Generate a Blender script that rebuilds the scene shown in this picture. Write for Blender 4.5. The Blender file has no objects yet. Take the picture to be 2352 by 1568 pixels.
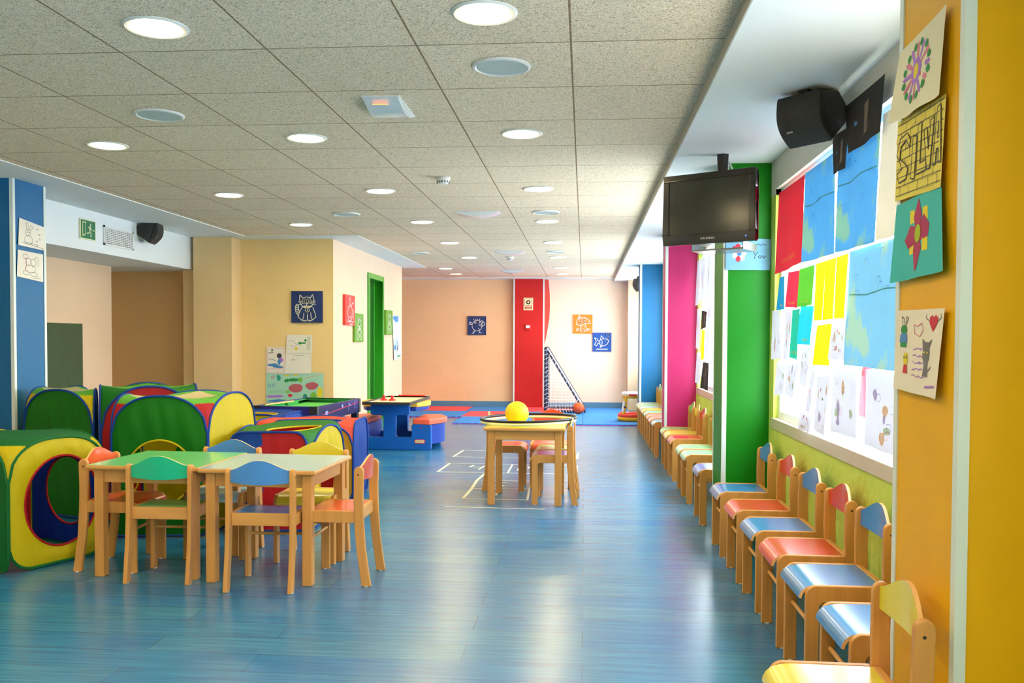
import bpy, bmesh, math, random
from mathutils import Vector, Matrix
random.seed(7)
PI = math.pi
SC = bpy.context.scene
COL = SC.collection

# ------------------------------------------------------------------ materials
def lin(c):
    return tuple(((v/255)/12.92 if v/255 <= .04045 else ((v/255+.055)/1.055)**2.4) for v in c)
MATS = {}
def mat(name, rgb, rough=.6, var=.05, vscale=6, bump=0., bscale=60, spec=.5, metal=0., coat=0., stretch=(1,1,1), emit=None, es=0, transl=0, alpha=1, blotch=None):
    if name in MATS: return MATS[name]
    m = bpy.data.materials.new(name); m.use_nodes = True
    nt = m.node_tree; n = nt.nodes; l = nt.links
    b = n['Principled BSDF']; c = lin(rgb)
    b.inputs['Roughness'].default_value = rough
    b.inputs['Metallic'].default_value = metal
    b.inputs['Specular IOR Level'].default_value = spec
    b.inputs['Coat Weight'].default_value = coat
    b.inputs['Coat Roughness'].default_value = .12
    tc = n.new('ShaderNodeTexCoord'); mp = n.new('ShaderNodeMapping'); mp.inputs['Scale'].default_value = stretch
    l.new(tc.outputs['Object'], mp.inputs[0])
    nz = n.new('ShaderNodeTexNoise'); nz.inputs['Scale'].default_value = vscale; nz.inputs['Detail'].default_value = 4
    l.new(mp.outputs[0], nz.inputs['Vector'])
    mx = n.new('ShaderNodeMix'); mx.data_type = 'RGBA'
    mx.inputs[6].default_value = (*[max(0, v*(1-var*2)) for v in c], 1)
    mx.inputs[7].default_value = (*[min(1, v*(1+var*2)) for v in c], 1)
    l.new(nz.outputs['Fac'], mx.inputs[0]); l.new(mx.outputs[2], b.inputs['Base Color'])
    if blotch:
        n2 = n.new('ShaderNodeTexNoise'); n2.inputs['Scale'].default_value = 5; n2.inputs['Detail'].default_value = 3; l.new(tc.outputs['Object'], n2.inputs['Vector'])
        r2 = n.new('ShaderNodeMapRange'); r2.inputs[1].default_value = .52; r2.inputs[2].default_value = .60; l.new(n2.outputs['Fac'], r2.inputs[0])
        m2 = n.new('ShaderNodeMix'); m2.data_type = 'RGBA'; m2.inputs[7].default_value = (*lin(blotch), 1)
        l.new(r2.outputs[0], m2.inputs[0]); l.new(mx.outputs[2], m2.inputs[6]); mx = m2; l.new(mx.outputs[2], b.inputs['Base Color'])
    if bump > 0:
        nb = n.new('ShaderNodeTexNoise'); nb.inputs['Scale'].default_value = bscale; nb.inputs['Detail'].default_value = 5
        l.new(mp.outputs[0], nb.inputs['Vector'])
        bp = n.new('ShaderNodeBump'); bp.inputs['Strength'].default_value = bump; bp.inputs['Distance'].default_value = .01
        l.new(nb.outputs['Fac'], bp.inputs['Height']); l.new(bp.outputs[0], b.inputs['Normal'])
    if emit:
        b.inputs['Emission Color'].default_value = (*lin(emit), 1); b.inputs['Emission Strength'].default_value = es
    if transl > 0:
        tr = n.new('ShaderNodeBsdfTranslucent'); l.new(mx.outputs[2], tr.inputs['Color'])
        ms = n.new('ShaderNodeMixShader'); ms.inputs[0].default_value = transl
        l.new(b.outputs[0], ms.inputs[1]); l.new(tr.outputs[0], ms.inputs[2]); l.new(ms.outputs[0], n['Material Output'].inputs[0])
    MATS[name] = m
    return m

def wood(name, rgb, rough=.42, axis='z'):
    if name in MATS: return MATS[name]
    st = {'z': (30, 30, 2.2), 'x': (2.2, 30, 30), 'y': (30, 2.2, 30)}[axis]
    m = mat(name, rgb, rough, .10, 1.5, .04, 2, .4, stretch=st)
    return m

def stucco(name, rgb, rough=.75, bump=.25, bscale=45, var=.05):
    return mat(name, rgb, rough, var, 1.2, bump, bscale)

W_PEACH = stucco('peach_paint', (238, 205, 168))
W_ORANGE = stucco('apricot_paint', (240, 196, 148), bump=.35, bscale=28, var=.07)
W_YELLOW = stucco('warm_yellow_paint', (236, 204, 138), bump=.15)
W_CREAM = stucco('cream_paint', (222, 196, 166), bump=.12)
W_TAN = stucco('tan_paint', (228, 196, 142), bump=.15)
W_LIME = stucco('lime_paint', (200, 222, 96), bump=1.0, bscale=24)
W_WHITE = stucco('white_plaster', (226, 232, 232), bump=.05)
W_REVEAL = mat('beige_gloss_paint', (206, 194, 168), .3)
M_BLUEC = mat('blue_gloss_paint', (0, 98, 150), .5, .05, spec=.35)
M_GREENC = mat('green_gloss_paint', (0, 122, 6), .5, .04, spec=.25)
M_PINKC = mat('magenta_gloss_paint', (192, 36, 104), .5, .05, spec=.3)
M_YELC = mat('yellow_gloss_paint', (230, 172, 0), .5, .04, spec=.3)
M_REDC = stucco('red_rough_paint', (196, 14, 10), .7, .5, 60, .14)
M_BEAD = mat('white_corner_bead', (214, 226, 220), .4, .02)
M_SKIRT = mat('grey_blue_vinyl', (86, 132, 164), .4, .06)
M_WOOD = wood('beech_wood', (202, 144, 72))
M_WOODX = wood('beech_wood_cross', (206, 150, 78), axis='x')
M_WOODE = mat('wood_edge', (232, 182, 116), .4, .05, 20)
M_WHITE = mat('white_plastic', (226, 228, 224), .35, .02)
M_BLACK = mat('black_gloss_plastic', (14, 14, 15), .22, .02, coat=.3)
M_DARK = mat('dark_grey_plastic', (36, 35, 36), .5, .04)
M_GRILL = mat('speaker_grill', (40, 38, 38), .6, .1, 200, .4, 300)
M_METAL = mat('silver_metal', (170, 172, 172), .3, .04, metal=.9)
M_GREENT = mat('exit_sign_green', (0, 112, 66), .5, .03)
M_CREAMT = mat('cream_print', (226, 226, 178), .5, .02)
M_NAVY = mat('navy_canvas', (18, 46, 104), .6, .05, bump=.1, bscale=200)
M_ORNG = mat('orange_canvas', (234, 126, 16), .6, .05, bump=.1, bscale=200)
M_REDT = mat('red_canvas', (222, 54, 42), .6, .05, bump=.1, bscale=200)
M_GRNT = mat('green_canvas', (98, 152, 36), .6, .05, bump=.1, bscale=200)
M_PAPER = mat('white_paper', (226, 222, 208), .8, .03, 8)
M_LAMC = {}
def lam(kind):
    d = {'blue': (70, 136, 202), 'green': (112, 206, 128), 'teal': (0, 178, 132), 'red': (208, 70, 42), 'orange': (230, 98, 48), 'coral': (204, 88, 74),
         'yellow': (222, 208, 60), 'mint': (140, 220, 168), 'ltblue': (160, 196, 204), 'lime': (140, 196, 110), 'purple': (110, 96, 170), 'peach': (232, 140, 116)}
    return mat('laminate_'+kind, d[kind], .27, .03, 12, coat=.35)

# floor: vinyl planks running across the room
def floor_mat():
    m = bpy.data.materials.new('blue_vinyl_plank'); m.use_nodes = True
    nt = m.node_tree; n = nt.nodes; l = nt.links; b = n['Principled BSDF']
    tc = n.new('ShaderNodeTexCoord')
    br = n.new('ShaderNodeTexBrick'); br.inputs['Scale'].default_value = 1
    br.inputs['Brick Width'].default_value = 1.25; br.inputs['Row Height'].default_value = .185
    br.inputs['Mortar Size'].default_value = .0012; br.inputs['Mortar Smooth'].default_value = .2
    br.offset = .37
    br.inputs['Color1'].default_value = (*lin((36, 112, 164)), 1); br.inputs['Color2'].default_value = (*lin((56, 124, 160)), 1)
    br.inputs['Mortar'].default_value = (*lin((30, 84, 112)), 1)
    l.new(tc.outputs['Object'], br.inputs['Vector'])
    mp = n.new('ShaderNodeMapping'); mp.inputs['Scale'].default_value = (1.6, 36, 1); l.new(tc.outputs['Object'], mp.inputs[0])
    nz = n.new('ShaderNodeTexNoise'); nz.inputs['Scale'].default_value = 1.6; nz.inputs['Detail'].default_value = 6; nz.inputs['Roughness'].default_value = .62
    l.new(mp.outputs[0], nz.inputs['Vector'])
    rp = n.new('ShaderNodeMapRange'); rp.inputs[1].default_value = .34; rp.inputs[2].default_value = .66; rp.inputs[3].default_value = 0; rp.inputs[4].default_value = 1
    l.new(nz.outputs['Fac'], rp.inputs[0])
    mx = n.new('ShaderNodeMix'); mx.data_type = 'RGBA'; mx.inputs[6].default_value = (.70, .73, .80, 1); mx.inputs[7].default_value = (1.26, 1.22, 1.14, 1)
    l.new(rp.outputs[0], mx.inputs[0])
    mu = n.new('ShaderNodeMix'); mu.data_type = 'RGBA'; mu.blend_type = 'MULTIPLY'; mu.inputs[0].default_value = 1
    l.new(br.outputs['Color'], mu.inputs[6]); l.new(mx.outputs[2], mu.inputs[7]); l.new(mu.outputs[2], b.inputs['Base Color'])
    b.inputs['Roughness'].default_value = .25; b.inputs['Specular IOR Level'].default_value = .75
    bp = n.new('ShaderNodeBump'); bp.inputs['Strength'].default_value = .12; bp.inputs['Distance'].default_value = .003
    l.new(nz.outputs['Fac'], bp.inputs['Height']); l.new(bp.outputs[0], b.inputs['Normal'])
    return m
# ceiling: wood-wool tiles 0.6 m
def ceil_mat():
    m = bpy.data.materials.new('wood_wool_tile'); m.use_nodes = True
    nt = m.node_tree; n = nt.nodes; l = nt.links; b = n['Principled BSDF']
    tc = n.new('ShaderNodeTexCoord')
    mp = n.new('ShaderNodeMapping'); mp.inputs['Location'].default_value = (.0585+6, -3.449+6.0, 0)
    l.new(tc.outputs['Object'], mp.inputs[0])
    br = n.new('ShaderNodeTexBrick'); br.offset = 0; br.inputs['Scale'].default_value = 1
    br.inputs['Brick Width'].default_value = .6; br.inputs['Row Height'].default_value = .6
    br.inputs['Mortar Size'].default_value = .0045; br.inputs['Mortar Smooth'].default_value = .2
    br.inputs['Color1'].default_value = (1, 1, 1, 1); br.inputs['Color2'].default_value = (.93, .93, .92, 1); br.inputs['Mortar'].default_value = (.36, .3, .24, 1)
    l.new(mp.outputs[0], br.inputs['Vector'])
    wv = n.new('ShaderNodeTexNoise'); wv.inputs['Scale'].default_value = 95; wv.inputs['Detail'].default_value = 4; wv.inputs['Distortion'].default_value = 2.5
    l.new(tc.outputs['Object'], wv.inputs['Vector'])
    cr = n.new('ShaderNodeValToRGB'); e = cr.color_ramp.elements
    e[0].position = .36; e[0].color = (*lin((168, 148, 120)), 1); e[1].position = .52; e[1].color = (*lin((252, 233, 206)), 1)
    l.new(wv.outputs['Fac'], cr.inputs[0])
    mu = n.new('ShaderNodeMix'); mu.data_type = 'RGBA'; mu.blend_type = 'MULTIPLY'; mu.inputs[0].default_value = 1
    l.new(cr.outputs[0], mu.inputs[6]); l.new(br.outputs['Color'], mu.inputs[7]); l.new(mu.outputs[2], b.inputs['Base Color'])
    b.inputs['Roughness'].default_value = .95; b.inputs['Specular IOR Level'].default_value = .1
    bp = n.new('ShaderNodeBump'); bp.inputs['Strength'].default_value = .35; bp.inputs['Distance'].default_value = .006
    l.new(wv.outputs['Fac'], bp.inputs['Height']); l.new(bp.outputs[0], b.inputs['Normal'])
    return m
M_FLOOR = floor_mat(); M_CEIL = ceil_mat()
M_GLASS = bpy.data.materials.new('clear_glass'); M_GLASS.use_nodes = True
def _g():
    n = M_GLASS.node_tree.nodes; l = M_GLASS.node_tree.links
    for x in list(n):
        if x.type != 'OUTPUT_MATERIAL': n.remove(x)
    t = n.new('ShaderNodeBsdfTransparent'); t.inputs[0].default_value = (.97, .98, .98, 1)
    g = n.new('ShaderNodeBsdfGlossy'); g.inputs['Roughness'].default_value = .02
    ms = n.new('ShaderNodeMixShader'); ms.inputs[0].default_value = .04; l.new(t.outputs[0], ms.inputs[1]); l.new(g.outputs[0], ms.inputs[2])
    l.new(ms.outputs[0], [x for x in n if x.type == 'OUTPUT_MATERIAL'][0].inputs[0])
_g()

# ------------------------------------------------------------------ mesh helpers
class MB:
    def __init__(s): s.v = []; s.f = []; s.m = []; s.sm = []
    def add(s, vs, fs, mi=0, M=None, smooth=False):
        o = len(s.v)
        for p in vs:
            p = Vector(p)
            s.v.append(tuple(M @ p) if M is not None else tuple(p))
        for f in fs: s.f.append([i+o for i in f]); s.m.append(mi); s.sm.append(smooth)
        return s
    def addm(s, vs, fs, mis, smooth=True):
        o = len(s.v); s.v += [tuple(p) for p in vs]
        for f, mi in zip(fs, mis): s.f.append([i+o for i in f]); s.m.append(mi); s.sm.append(smooth)
        return s
    def box(s, a, b, mi=0, M=None):
        x0, y0, z0 = a; x1, y1, z1 = b
        if x0 > x1: x0, x1 = x1, x0
        if y0 > y1: y0, y1 = y1, y0
        if z0 > z1: z0, z1 = z1, z0
        vs = [(x0,y0,z0),(x1,y0,z0),(x1,y1,z0),(x0,y1,z0),(x0,y0,z1),(x1,y0,z1),(x1,y1,z1),(x0,y1,z1)]
        return s.add(vs, [(0,3,2,1),(4,5,6,7),(0,1,5,4),(1,2,6,5),(2,3,7,6),(3,0,4,7)], mi, M)
    def prism(s, poly, t0, t1, axis='x', mi=0, me=None, M=None):
        # poly in the plane orthogonal to axis; extruded t0..t1
        def P(p, t):
            if axis == 'x': return (t, p[0], p[1])
            if axis == 'y': return (p[0], t, p[1])
            return (p[0], p[1], t)
        n = len(poly); vs = [P(p, t0) for p in poly]+[P(p, t1) for p in poly]
        s.add(vs, [tuple(range(n))[::-1], tuple(range(n, 2*n))], mi, M)
        s.add(vs, [(i, (i+1) % n, n+(i+1) % n, n+i) for i in range(n)], mi if me is None else me, M)
        return s
    def cyl(s, c, r, h, axis='z', mi=0, n=24, r2=None, M=None, caps=True):
        r2 = r if r2 is None else r2; vs = []
        for k, (rr, t) in enumerate(((r, 0), (r2, h))):
            for i in range(n):
                a = 2*PI*i/n; u, w = rr*math.cos(a), rr*math.sin(a)
                vs.append({'z': (c[0]+u, c[1]+w, c[2]+t), 'y': (c[0]+u, c[1]+t, c[2]+w), 'x': (c[0]+t, c[1]+u, c[2]+w)}[axis])
        s.add(vs, [(i, (i+1) % n, n+(i+1) % n, n+i) for i in range(n)], mi, M, True)
        if caps: s.add(vs, [tuple(range(n))[::-1], tuple(range(n, 2*n))], mi, M)
        return s
    def lathe(s, prof, c=(0,0,0), n=32, mi=0, M=None):
        vs = []
        for (r, z) in prof:
            for i in range(n):
                a = 2*PI*i/n; vs.append((c[0]+r*math.cos(a), c[1]+r*math.sin(a), c[2]+z))
        fs = []
        for k in range(len(prof)-1):
            for i in range(n): fs.append((k*n+i, k*n+(i+1) % n, (k+1)*n+(i+1) % n, (k+1)*n+i))
        return s.add(vs, fs, mi, M, True)
    def tube(s, pts, r, n=8, mi=0, closed=False, M=None):
        pts = [Vector(p) for p in pts]; N = len(pts); vs = []
        up = None
        for i, p in enumerate(pts):
            if closed: d = pts[(i+1) % N]-pts[i-1]
            else: d = pts[min(i+1, N-1)]-pts[max(i-1, 0)]
            if d.length < 1e-9: d = Vector((0,0,1))
            d.normalize()
            if up is None:
                up = Vector((0,0,1)) if abs(d.z) < .9 else Vector((1,0,0))
            a = up-d*up.dot(d)
            if a.length < 1e-5: a = Vector((1,0,0))-d*d.x
            a.normalize(); up = a; b = d.cross(a)
            for k in range(n):
                t = 2*PI*k/n; vs.append(p+a*(r*math.cos(t))+b*(r*math.sin(t)))
        fs = []
        R = N if closed else N-1
        for i in range(R):
            j = (i+1) % N
            for k in range(n): fs.append((i*n+k, i*n+(k+1) % n, j*n+(k+1) % n, j*n+k))
        s.add(vs, fs, mi, M, True)
        if not closed: s.add(vs, [tuple(range(n))[::-1], tuple(range((N-1)*n, N*n))], mi, M)
        return s
    def sphere(s, c, r, mi=0, n=32, k=18, sc=(1,1,1)):
        vs = []; fs = []
        for i in range(k+1):
            t = PI*i/k
            for j in range(n):
                a = 2*PI*j/n
                vs.append((c[0]+sc[0]*r*math.sin(t)*math.cos(a), c[1]+sc[1]*r*math.sin(t)*math.sin(a), c[2]+sc[2]*r*math.cos(t)))
        for i in range(k):
            for j in range(n): fs.append((i*n+j, (i+1)*n+j, (i+1)*n+(j+1) % n, i*n+(j+1) % n))
        return s.add(vs, fs, mi, None, True)
    def build(s, name, mats, parent=None, bevel=0, label=None, seg=2):
        if not isinstance(mats, (list, tuple)): mats = [mats]
        me = bpy.data.meshes.new(name); me.from_pydata(s.v, [], s.f)
        for m in mats: me.materials.append(m)
        for p, mi, sm in zip(me.polygons, s.m, s.sm): p.material_index = mi; p.use_smooth = sm
        bm = bmesh.new(); bm.from_mesh(me); bmesh.ops.remove_doubles(bm, verts=bm.verts, dist=1e-6)
        bmesh.ops.recalc_face_normals(bm, faces=bm.faces); bm.to_mesh(me); bm.free()
        if bevel <= 0 and any(s.sm): me.set_sharp_from_angle(angle=math.radians(38))
        me.update()
        o = bpy.data.objects.new(name, me); COL.objects.link(o)
        if parent is not None: o.parent = parent
        if bevel > 0:
            md = o.modifiers.new('bevel', 'BEVEL'); md.width = bevel; md.segments = seg; md.limit_method = 'ANGLE'; md.angle_limit = math.radians(40)
            for p in me.polygons: p.use_smooth = True
            md.harden_normals = True
        if label: o['label'] = label
        return o
def thing(name, label, cat, loc=(0,0,0), rz=0, group=None):
    o = bpy.data.objects.new(name, None); COL.objects.link(o); o.empty_display_size = .05
    o.location = loc; o.rotation_euler = (0, 0, rz); o['label'] = label; o['category'] = cat
    if group: o['group'] = group
    return o
def tag(o, label, cat, group=None):
    o['label'] = label; o['category'] = cat
    if group: o['group'] = group
    return o
def struct(o):
    o['kind'] = 'structure'; return o
def dup(root, loc, rz, label=None, group=None):
    r = root.copy(); COL.objects.link(r); r.location = loc; r.rotation_euler = (0, 0, rz)
    if label: r['label'] = label
    if group: r['group'] = group
    for ch in list(root.children):
        c = ch.copy(); COL.objects.link(c); c.parent = r
        for g in list(ch.children):
            d = g.copy(); COL.objects.link(d); d.parent = c
    return r
# ribbons for line drawings on a panel: plane given by origin O, unit vectors U, V, normal Nn
class Art:
    def __init__(s, O, U, V, Nn): s.O = Vector(O); s.U = Vector(U); s.V = Vector(V); s.N = Vector(Nn).normalized(); s.mb = MB(); s.d = .0015
    def P(s, u, v, k=1): return s.O+s.U*u+s.V*v+s.N*(s.d*k)
    def line(s, pts, w=.012, mi=0, closed=False, k=1):
        pts = [s.P(u, v, k) for u, v in pts]
        if closed: pts = pts+[pts[0]]
        for a, b in zip(pts[:-1], pts[1:]):
            d = b-a
            if d.length < 1e-7: continue
            d.normalize(); q = s.N.cross(d)*(w/2); e = d*(w*.3)
            s.mb.add([a-e-q, b+e-q, b+e+q, a-e+q], [(0,1,2,3)], mi)
    def ell(s, cu, cv, ru, rv, w=.012, mi=0, a0=0, a1=360, n=20, k=1):
        s.line([(cu+ru*math.cos(math.radians(a0+(a1-a0)*i/n)), cv+rv*math.sin(math.radians(a0+(a1-a0)*i/n))) for i in range(n+1)], w, mi, k=k)
    def fill(s, pts, mi=0, k=.6): s.mb.add([s.P(u, v, k) for u, v in pts], [tuple(range(len(pts)))], mi)
    def disc(s, cu, cv, ru, rv, mi=0, n=16, k=.6, jit=0):
        s.fill([(cu+ru*(1+random.uniform(-jit, jit))*math.cos(2*PI*i/n), cv+rv*(1+random.uniform(-jit, jit))*math.sin(2*PI*i/n)) for i in range(n)], mi, k)
    def build(s, name, mats, parent): return s.mb.build(name, mats, parent)
def ink(name, rgb): return mat(name, rgb, .7, .02)
def text_mesh(name, txt, size, M, m, parent, xs=1):
    cu = bpy.data.curves.new(name, 'FONT'); cu.body = txt; cu.size = size; cu.align_x = 'CENTER'; cu.align_y = 'CENTER'; cu.extrude = .0004
    o = bpy.data.objects.new(name+'_src', cu); COL.objects.link(o)
    dg = bpy.context.evaluated_depsgraph_get(); me = bpy.data.meshes.new_from_object(o.evaluated_get(dg))
    COL.objects.unlink(o); bpy.data.objects.remove(o)
    me.transform(M @ Matrix.Diagonal((xs, 1, 1, 1))); me.materials.clear(); me.materials.append(m)
    r = bpy.data.objects.new(name, me); COL.objects.link(r); r.parent = parent
    return r
def basis(O, X, Y, Z):
    M = Matrix.Identity(4)
    for i, v in enumerate((Vector(X), Vector(Y), Vector(Z), Vector(O))):
        for j in range(3): M[j][i] = v[j]
    return M

# ------------------------------------------------------------------ camera (from the calibration of the photo)
FPX = 2038.8; YAW, PIT, ROL = .0810437, -.0280689, .0042865
cam = bpy.data.cameras.new('camera'); co = bpy.data.objects.new('camera', cam); COL.objects.link(co)
right = Vector((math.cos(YAW), math.sin(YAW), 0)); fwd = Vector((-math.sin(YAW)*math.cos(PIT), math.cos(YAW)*math.cos(PIT), math.sin(PIT)))
up = right.cross(fwd)
R = right*math.cos(ROL)+up*math.sin(ROL); U = -right*math.sin(ROL)+up*math.cos(ROL)
co.matrix_world = basis((0, 0, 1.22), R, U, -fwd)
cam.sensor_fit = 'HORIZONTAL'; cam.sensor_width = 36; cam.lens = FPX/2352*36; cam.shift_y = 57.03/2352
cam.clip_start = .05; cam.clip_end = 200
SC.camera = co

# ------------------------------------------------------------------ room shell
XO = 1.215; ZC = 2.37; ZR = 2.315; XR = 1.135; YB = 16.3; YF = -2.2
def quad_obj(name, pts, m, thick=None):
    b = MB(); b.add(pts, [tuple(range(len(pts)))]); return struct(b.build(name, m))
struct(MB().box((-5.6, YF, -.12), (XO, YB+.15, 0)).build('floor', M_FLOOR))
# tile field polygon
struct(MB().prism([(-3.735, YF), (.53, YF), (.53, 15.92), (-4.6, 15.92), (-4.6, 13.76), (-2.46, 13.76), (-2.46, 9.53), (-3.735, 9.53)], ZC, ZC+.1, 'z').build('ceiling', M_CEIL))
pl = MB()
pl.prism([(-3.735, YF), (-4.38, YF), (-4.38, 9.86), (-2.83, 9.86), (-2.83, 13.76), (-2.46, 13.76), (-2.46, 9.53), (-3.735, 9.53)], ZC-.006, ZC+.1, 'z')
struct(pl.build('ceiling_border_left', W_WHITE))
struct(MB().box((-4.6, 15.92, ZC-.012), (.53, YB, ZC+.1)).build('ceiling_border_back', W_WHITE))
struct(MB().box((.53, YF, ZR), (1.45, YB, ZR+.155)).build('ceiling_border_right', W_WHITE))
struct(MB().box((.524, YF, ZR-.004), (.53, 15.92, ZC)).build('trim_1', mat('grey_trim', (176, 172, 156), .5)))
struct(MB().box((-5.6, 9.86, ZC), (-2.46, 13.76, ZC+.1)).build('ceiling_over_side_room', W_WHITE))
# back wall and walls on the left
struct(MB().box((-4.75, YB, 0), (1.45, YB+.15, 2.5)).build('wall_back', [W_ORANGE]))
bw = MB().box((-1.32, YB-.004, 0), (-1.02, YB, 2.36))
struct(MB().box((-.73, YB-.006, .0), (.80, YB, 2.358)).build('wall_back_right_panel', stucco('pale_peach_paint', (244, 218, 194), bump=.2)))
struct(MB().box((.775, 15.9, 0), (XR+.02, YB, ZR)).build('wall_back_pier', W_CREAM))
struct(MB().box((-4.75, 13.64, 0), (-4.6, YB, 2.5)).build('wall_back_left_side', W_PEACH))
dw = MB()   # wall with the green door, normal +X, door opening y 11.52..12.26, z 0..2.05
dw.box((-2.98, 9.858, 0), (-2.83, 11.50, 2.5)); dw.box((-2.98, 12.27, 0), (-2.83, 13.64, 2.5)); dw.box((-2.98, 11.50, 2.05), (-2.83, 12.27, 2.5))
dw.box((-4.6, 13.54, 0), (-2.98, 13.64, 2.5))
struct(dw.build('wall_door_side', W_CREAM))
struct(MB().box((-4.0, 9.85, 0), (-2.83, 9.858, 2.5)).build('wall_left_yellow', W_YELLOW))
struct(MB().box((-4.34, 9.58, 0), (-3.90, 9.98, 2.362)).build('wall_left_pilaster', W_TAN))
struct(MB().box((-4.505, 9.68, 0), (-4.34, 9.98, 2.01)).build('wall_left_jamb', W_TAN))
struct(MB().box((-5.6, 9.86, 0), (-4.5, 9.98, 2.5)).build('wall_recess_back', stucco('shaded_tan_paint', (212, 170, 112), bump=.1)))  # tan made darker: the recess shade is put into the wall colour
struct(MB().box((-5.6, YF, 0), (-5.08, 9.2, 2.5)).build('wall_left', W_PEACH)); struct(MB().box((-5.6, 9.2, 0), (-5.45, 9.86, 2.5)).build('wall_recess_side', W_TAN))
struct(MB().box((-5.6, YF, 2.005), (-4.38, 9.86, 2.5)).build('wall_left_beam', W_WHITE))
struct(MB().box((-5.6, YF-.12, 0), (1.45, YF, 2.5)).build('wall_front', W_CREAM))
# room behind the green door
sr = MB(); sr.box((-5.5, 9.98, 0), (-5.4, 13.54, 2.5)); 
struct(sr.build('wall_side_room', W_PEACH))
struct(MB().box((-4.6, YB-.02, 0), (-1.30, YB, .115)).build('baseboard_back', M_SKIRT, bevel=.006))
struct(MB().box((-.73, YB-.028, 0), (.775, YB-.006, .115)).build('baseboard_back_right', M_SKIRT, bevel=.006))

# right wall with windows
wins = [(2.55, 5.435, .765, 2.135), (5.98, 9.0, .765, 2.10), (9.75, 12.5, .765, 2.10), (13.3, 15.7, .765, 2.10), (-1.9, .8, .765, 2.10)]  # last window is unseen, added behind the camera for more light
ys = YF; rw = MB(); head = MB()
for (a, b, z0, z1) in sorted(wins):
    rw.box((XR, ys, 0), (XO, a, z1+.1)); rw.box((XR, a, 0), (XO, b, z0)); head.box((XR, a, z1), (XO, b, ZR+.05)); ys = b
rw.box((XR, ys, 0), (XO, YB, 2.2))
ys = YF
for (a, b, z0, z1) in sorted(wins):
    head.box((XR-.001, ys, z1+.0), (XO, a, ZR+.05)); ys = b
head.box((XR-.001, ys, 2.13), (XO, YB, ZR+.05))
struct(rw.build('wall_right', W_LIME)); struct(head.build('wall_right_header', stucco('beige_white_paint', (206, 204, 190), bump=.05)))
M_UPVC = mat('white_window_frame', (240, 244, 248), .3, .01)
for i, (a, b, z0, z1) in enumerate(wins):
    f = MB(); x0, x1 = XR+.03, XR+.075
    f.box((x0, a, z0), (x1, a+.045, z1)); f.box((x0, b-.045, z0), (x1, b, z1)); f.box((x0, a+.045, z0), (x1, b-.045, z0+.045)); f.box((x0, a+.045, z1-.045), (x1, b-.045, z1))
    wo = struct(f.build('window_%d' % (i+1), M_UPVC))
    MB().box((XR+.05, a+.045, z0+.045), (XR+.058, b-.045, z1-.045)).build('window_pane', M_GLASS, wo)
    MB().box((XR-.012, a-.03, z0-.06), (XR+.03, b+.02, z0+.003)).build('window_sill', W_REVEAL, wo, bevel=.003)
# terrace outside
struct(MB().box((XO, -12, .1), (14, 30, .2)).build('terrace_ground', mat('pale_terrace', (228, 230, 232), .8)))
struct(MB().box((13.5, -14, .2), (14, 34, 3.2)).build('terrace_wall', mat('white_terrace_wall', (244, 246, 250), .8)))

# columns
def column(n, x0, y0, x1, y1, z1, m, bead_xy, z0=0):
    o = struct(MB().box((x0, y0, z0), (x1, y1, z1)).build(n, m))
    for k, (bx, by, sx, sy) in enumerate(bead_xy):
        w = .022; t = .004
        b = MB(); b.box((bx, by-t*sy, 0), (bx+w*sx, by, z1)); b.box((bx-t*sx, by-t*sy, 0), (bx, by+w*sy, z1))
        b.build('corner_bead', M_BEAD, o)
    return o
column('wall_column_green', .855, 5.56, XR+.02, 5.95, ZR, M_GREENC, [(.855, 5.56, 1, 1), (.855, 5.95, 1, -1)])
column('wall_column_magenta', .822, 9.12, XR+.02, 9.44, ZR, M_PINKC, [(.822, 9.12, 1, 1), (.822, 9.44, 1, -1)])
column('wall_column_blue_right', .787, 12.68, XR+.02, 13.1, ZR, M_BLUEC, [(.787, 12.68, 1, 1)])
column('wall_column_yellow', .85, 2.088, 1.5, 2.50, ZR, M_YELC, [(.85, 2.088, 1, 1), (.85, 2.50, 1, -1)])
column('wall_column_blue_left', -4.62, 6.02, -4.05, 6.40, ZC-.006, M_BLUEC, [(-4.05, 6.02, -1, 1), (-4.05, 6.40, -1, -1)])
column('wall_column_red', -1.29, YB-.12, -.73, YB, 2.357, M_REDC, [(-1.29, YB-.12, 1, 1), (-.73, YB-.12, -1, 1)])
# red paint that runs round the column's right flank onto the wall
rp = MB(); pts = [(-.73, 2.355), (-.66, 2.355), (-.635, 2.1), (-.63, 1.85), (-.64, 1.65), (-.67, 1.45), (-.70, 1.28), (-.73, 1.16)]
rp.prism(pts, YB-.008, YB-.0062, 'y'); struct(rp.build('trim_2', mat('red_wall_paint', (214, 78, 66), .7)))

# ------------------------------------------------------------------ door
dr = thing('green_door', 'open green door in a green frame in the pale side wall', 'door', (-2.83, 11.9, 0)); del dr['label']; del dr['category']; dr.name = 'door_1'; struct(dr)
dg = mat('green_door_paint', (44, 150, 34), .35, .04); dd = mat('dark_green_door_paint', (8, 92, 8), .4, .05)
f = MB(); f.box((-.16, -.47, 0), (.018, -.385, 2.115)); f.box((-.16, .36, 0), (.018, .44, 2.115)); f.box((-.16, -.385, 2.045), (.018, .36, 2.115))
f.box((-.16, -.385, 0), (-.10, -.365, 2.045)); f.box((-.16, .34, 0), (-.10, .36, 2.045))
f.build('door_frame', dg, dr, bevel=.004)
Md = Matrix.Translation((-.12, .335, 0)) @ Matrix.Rotation(math.radians(-9), 4, 'Z')
f = MB(); f.box((-.04, -.68, .01), (0, 0, 2.03), M=Md); leaf = f.build('door_leaf', dd, dr, bevel=.003)
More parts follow.
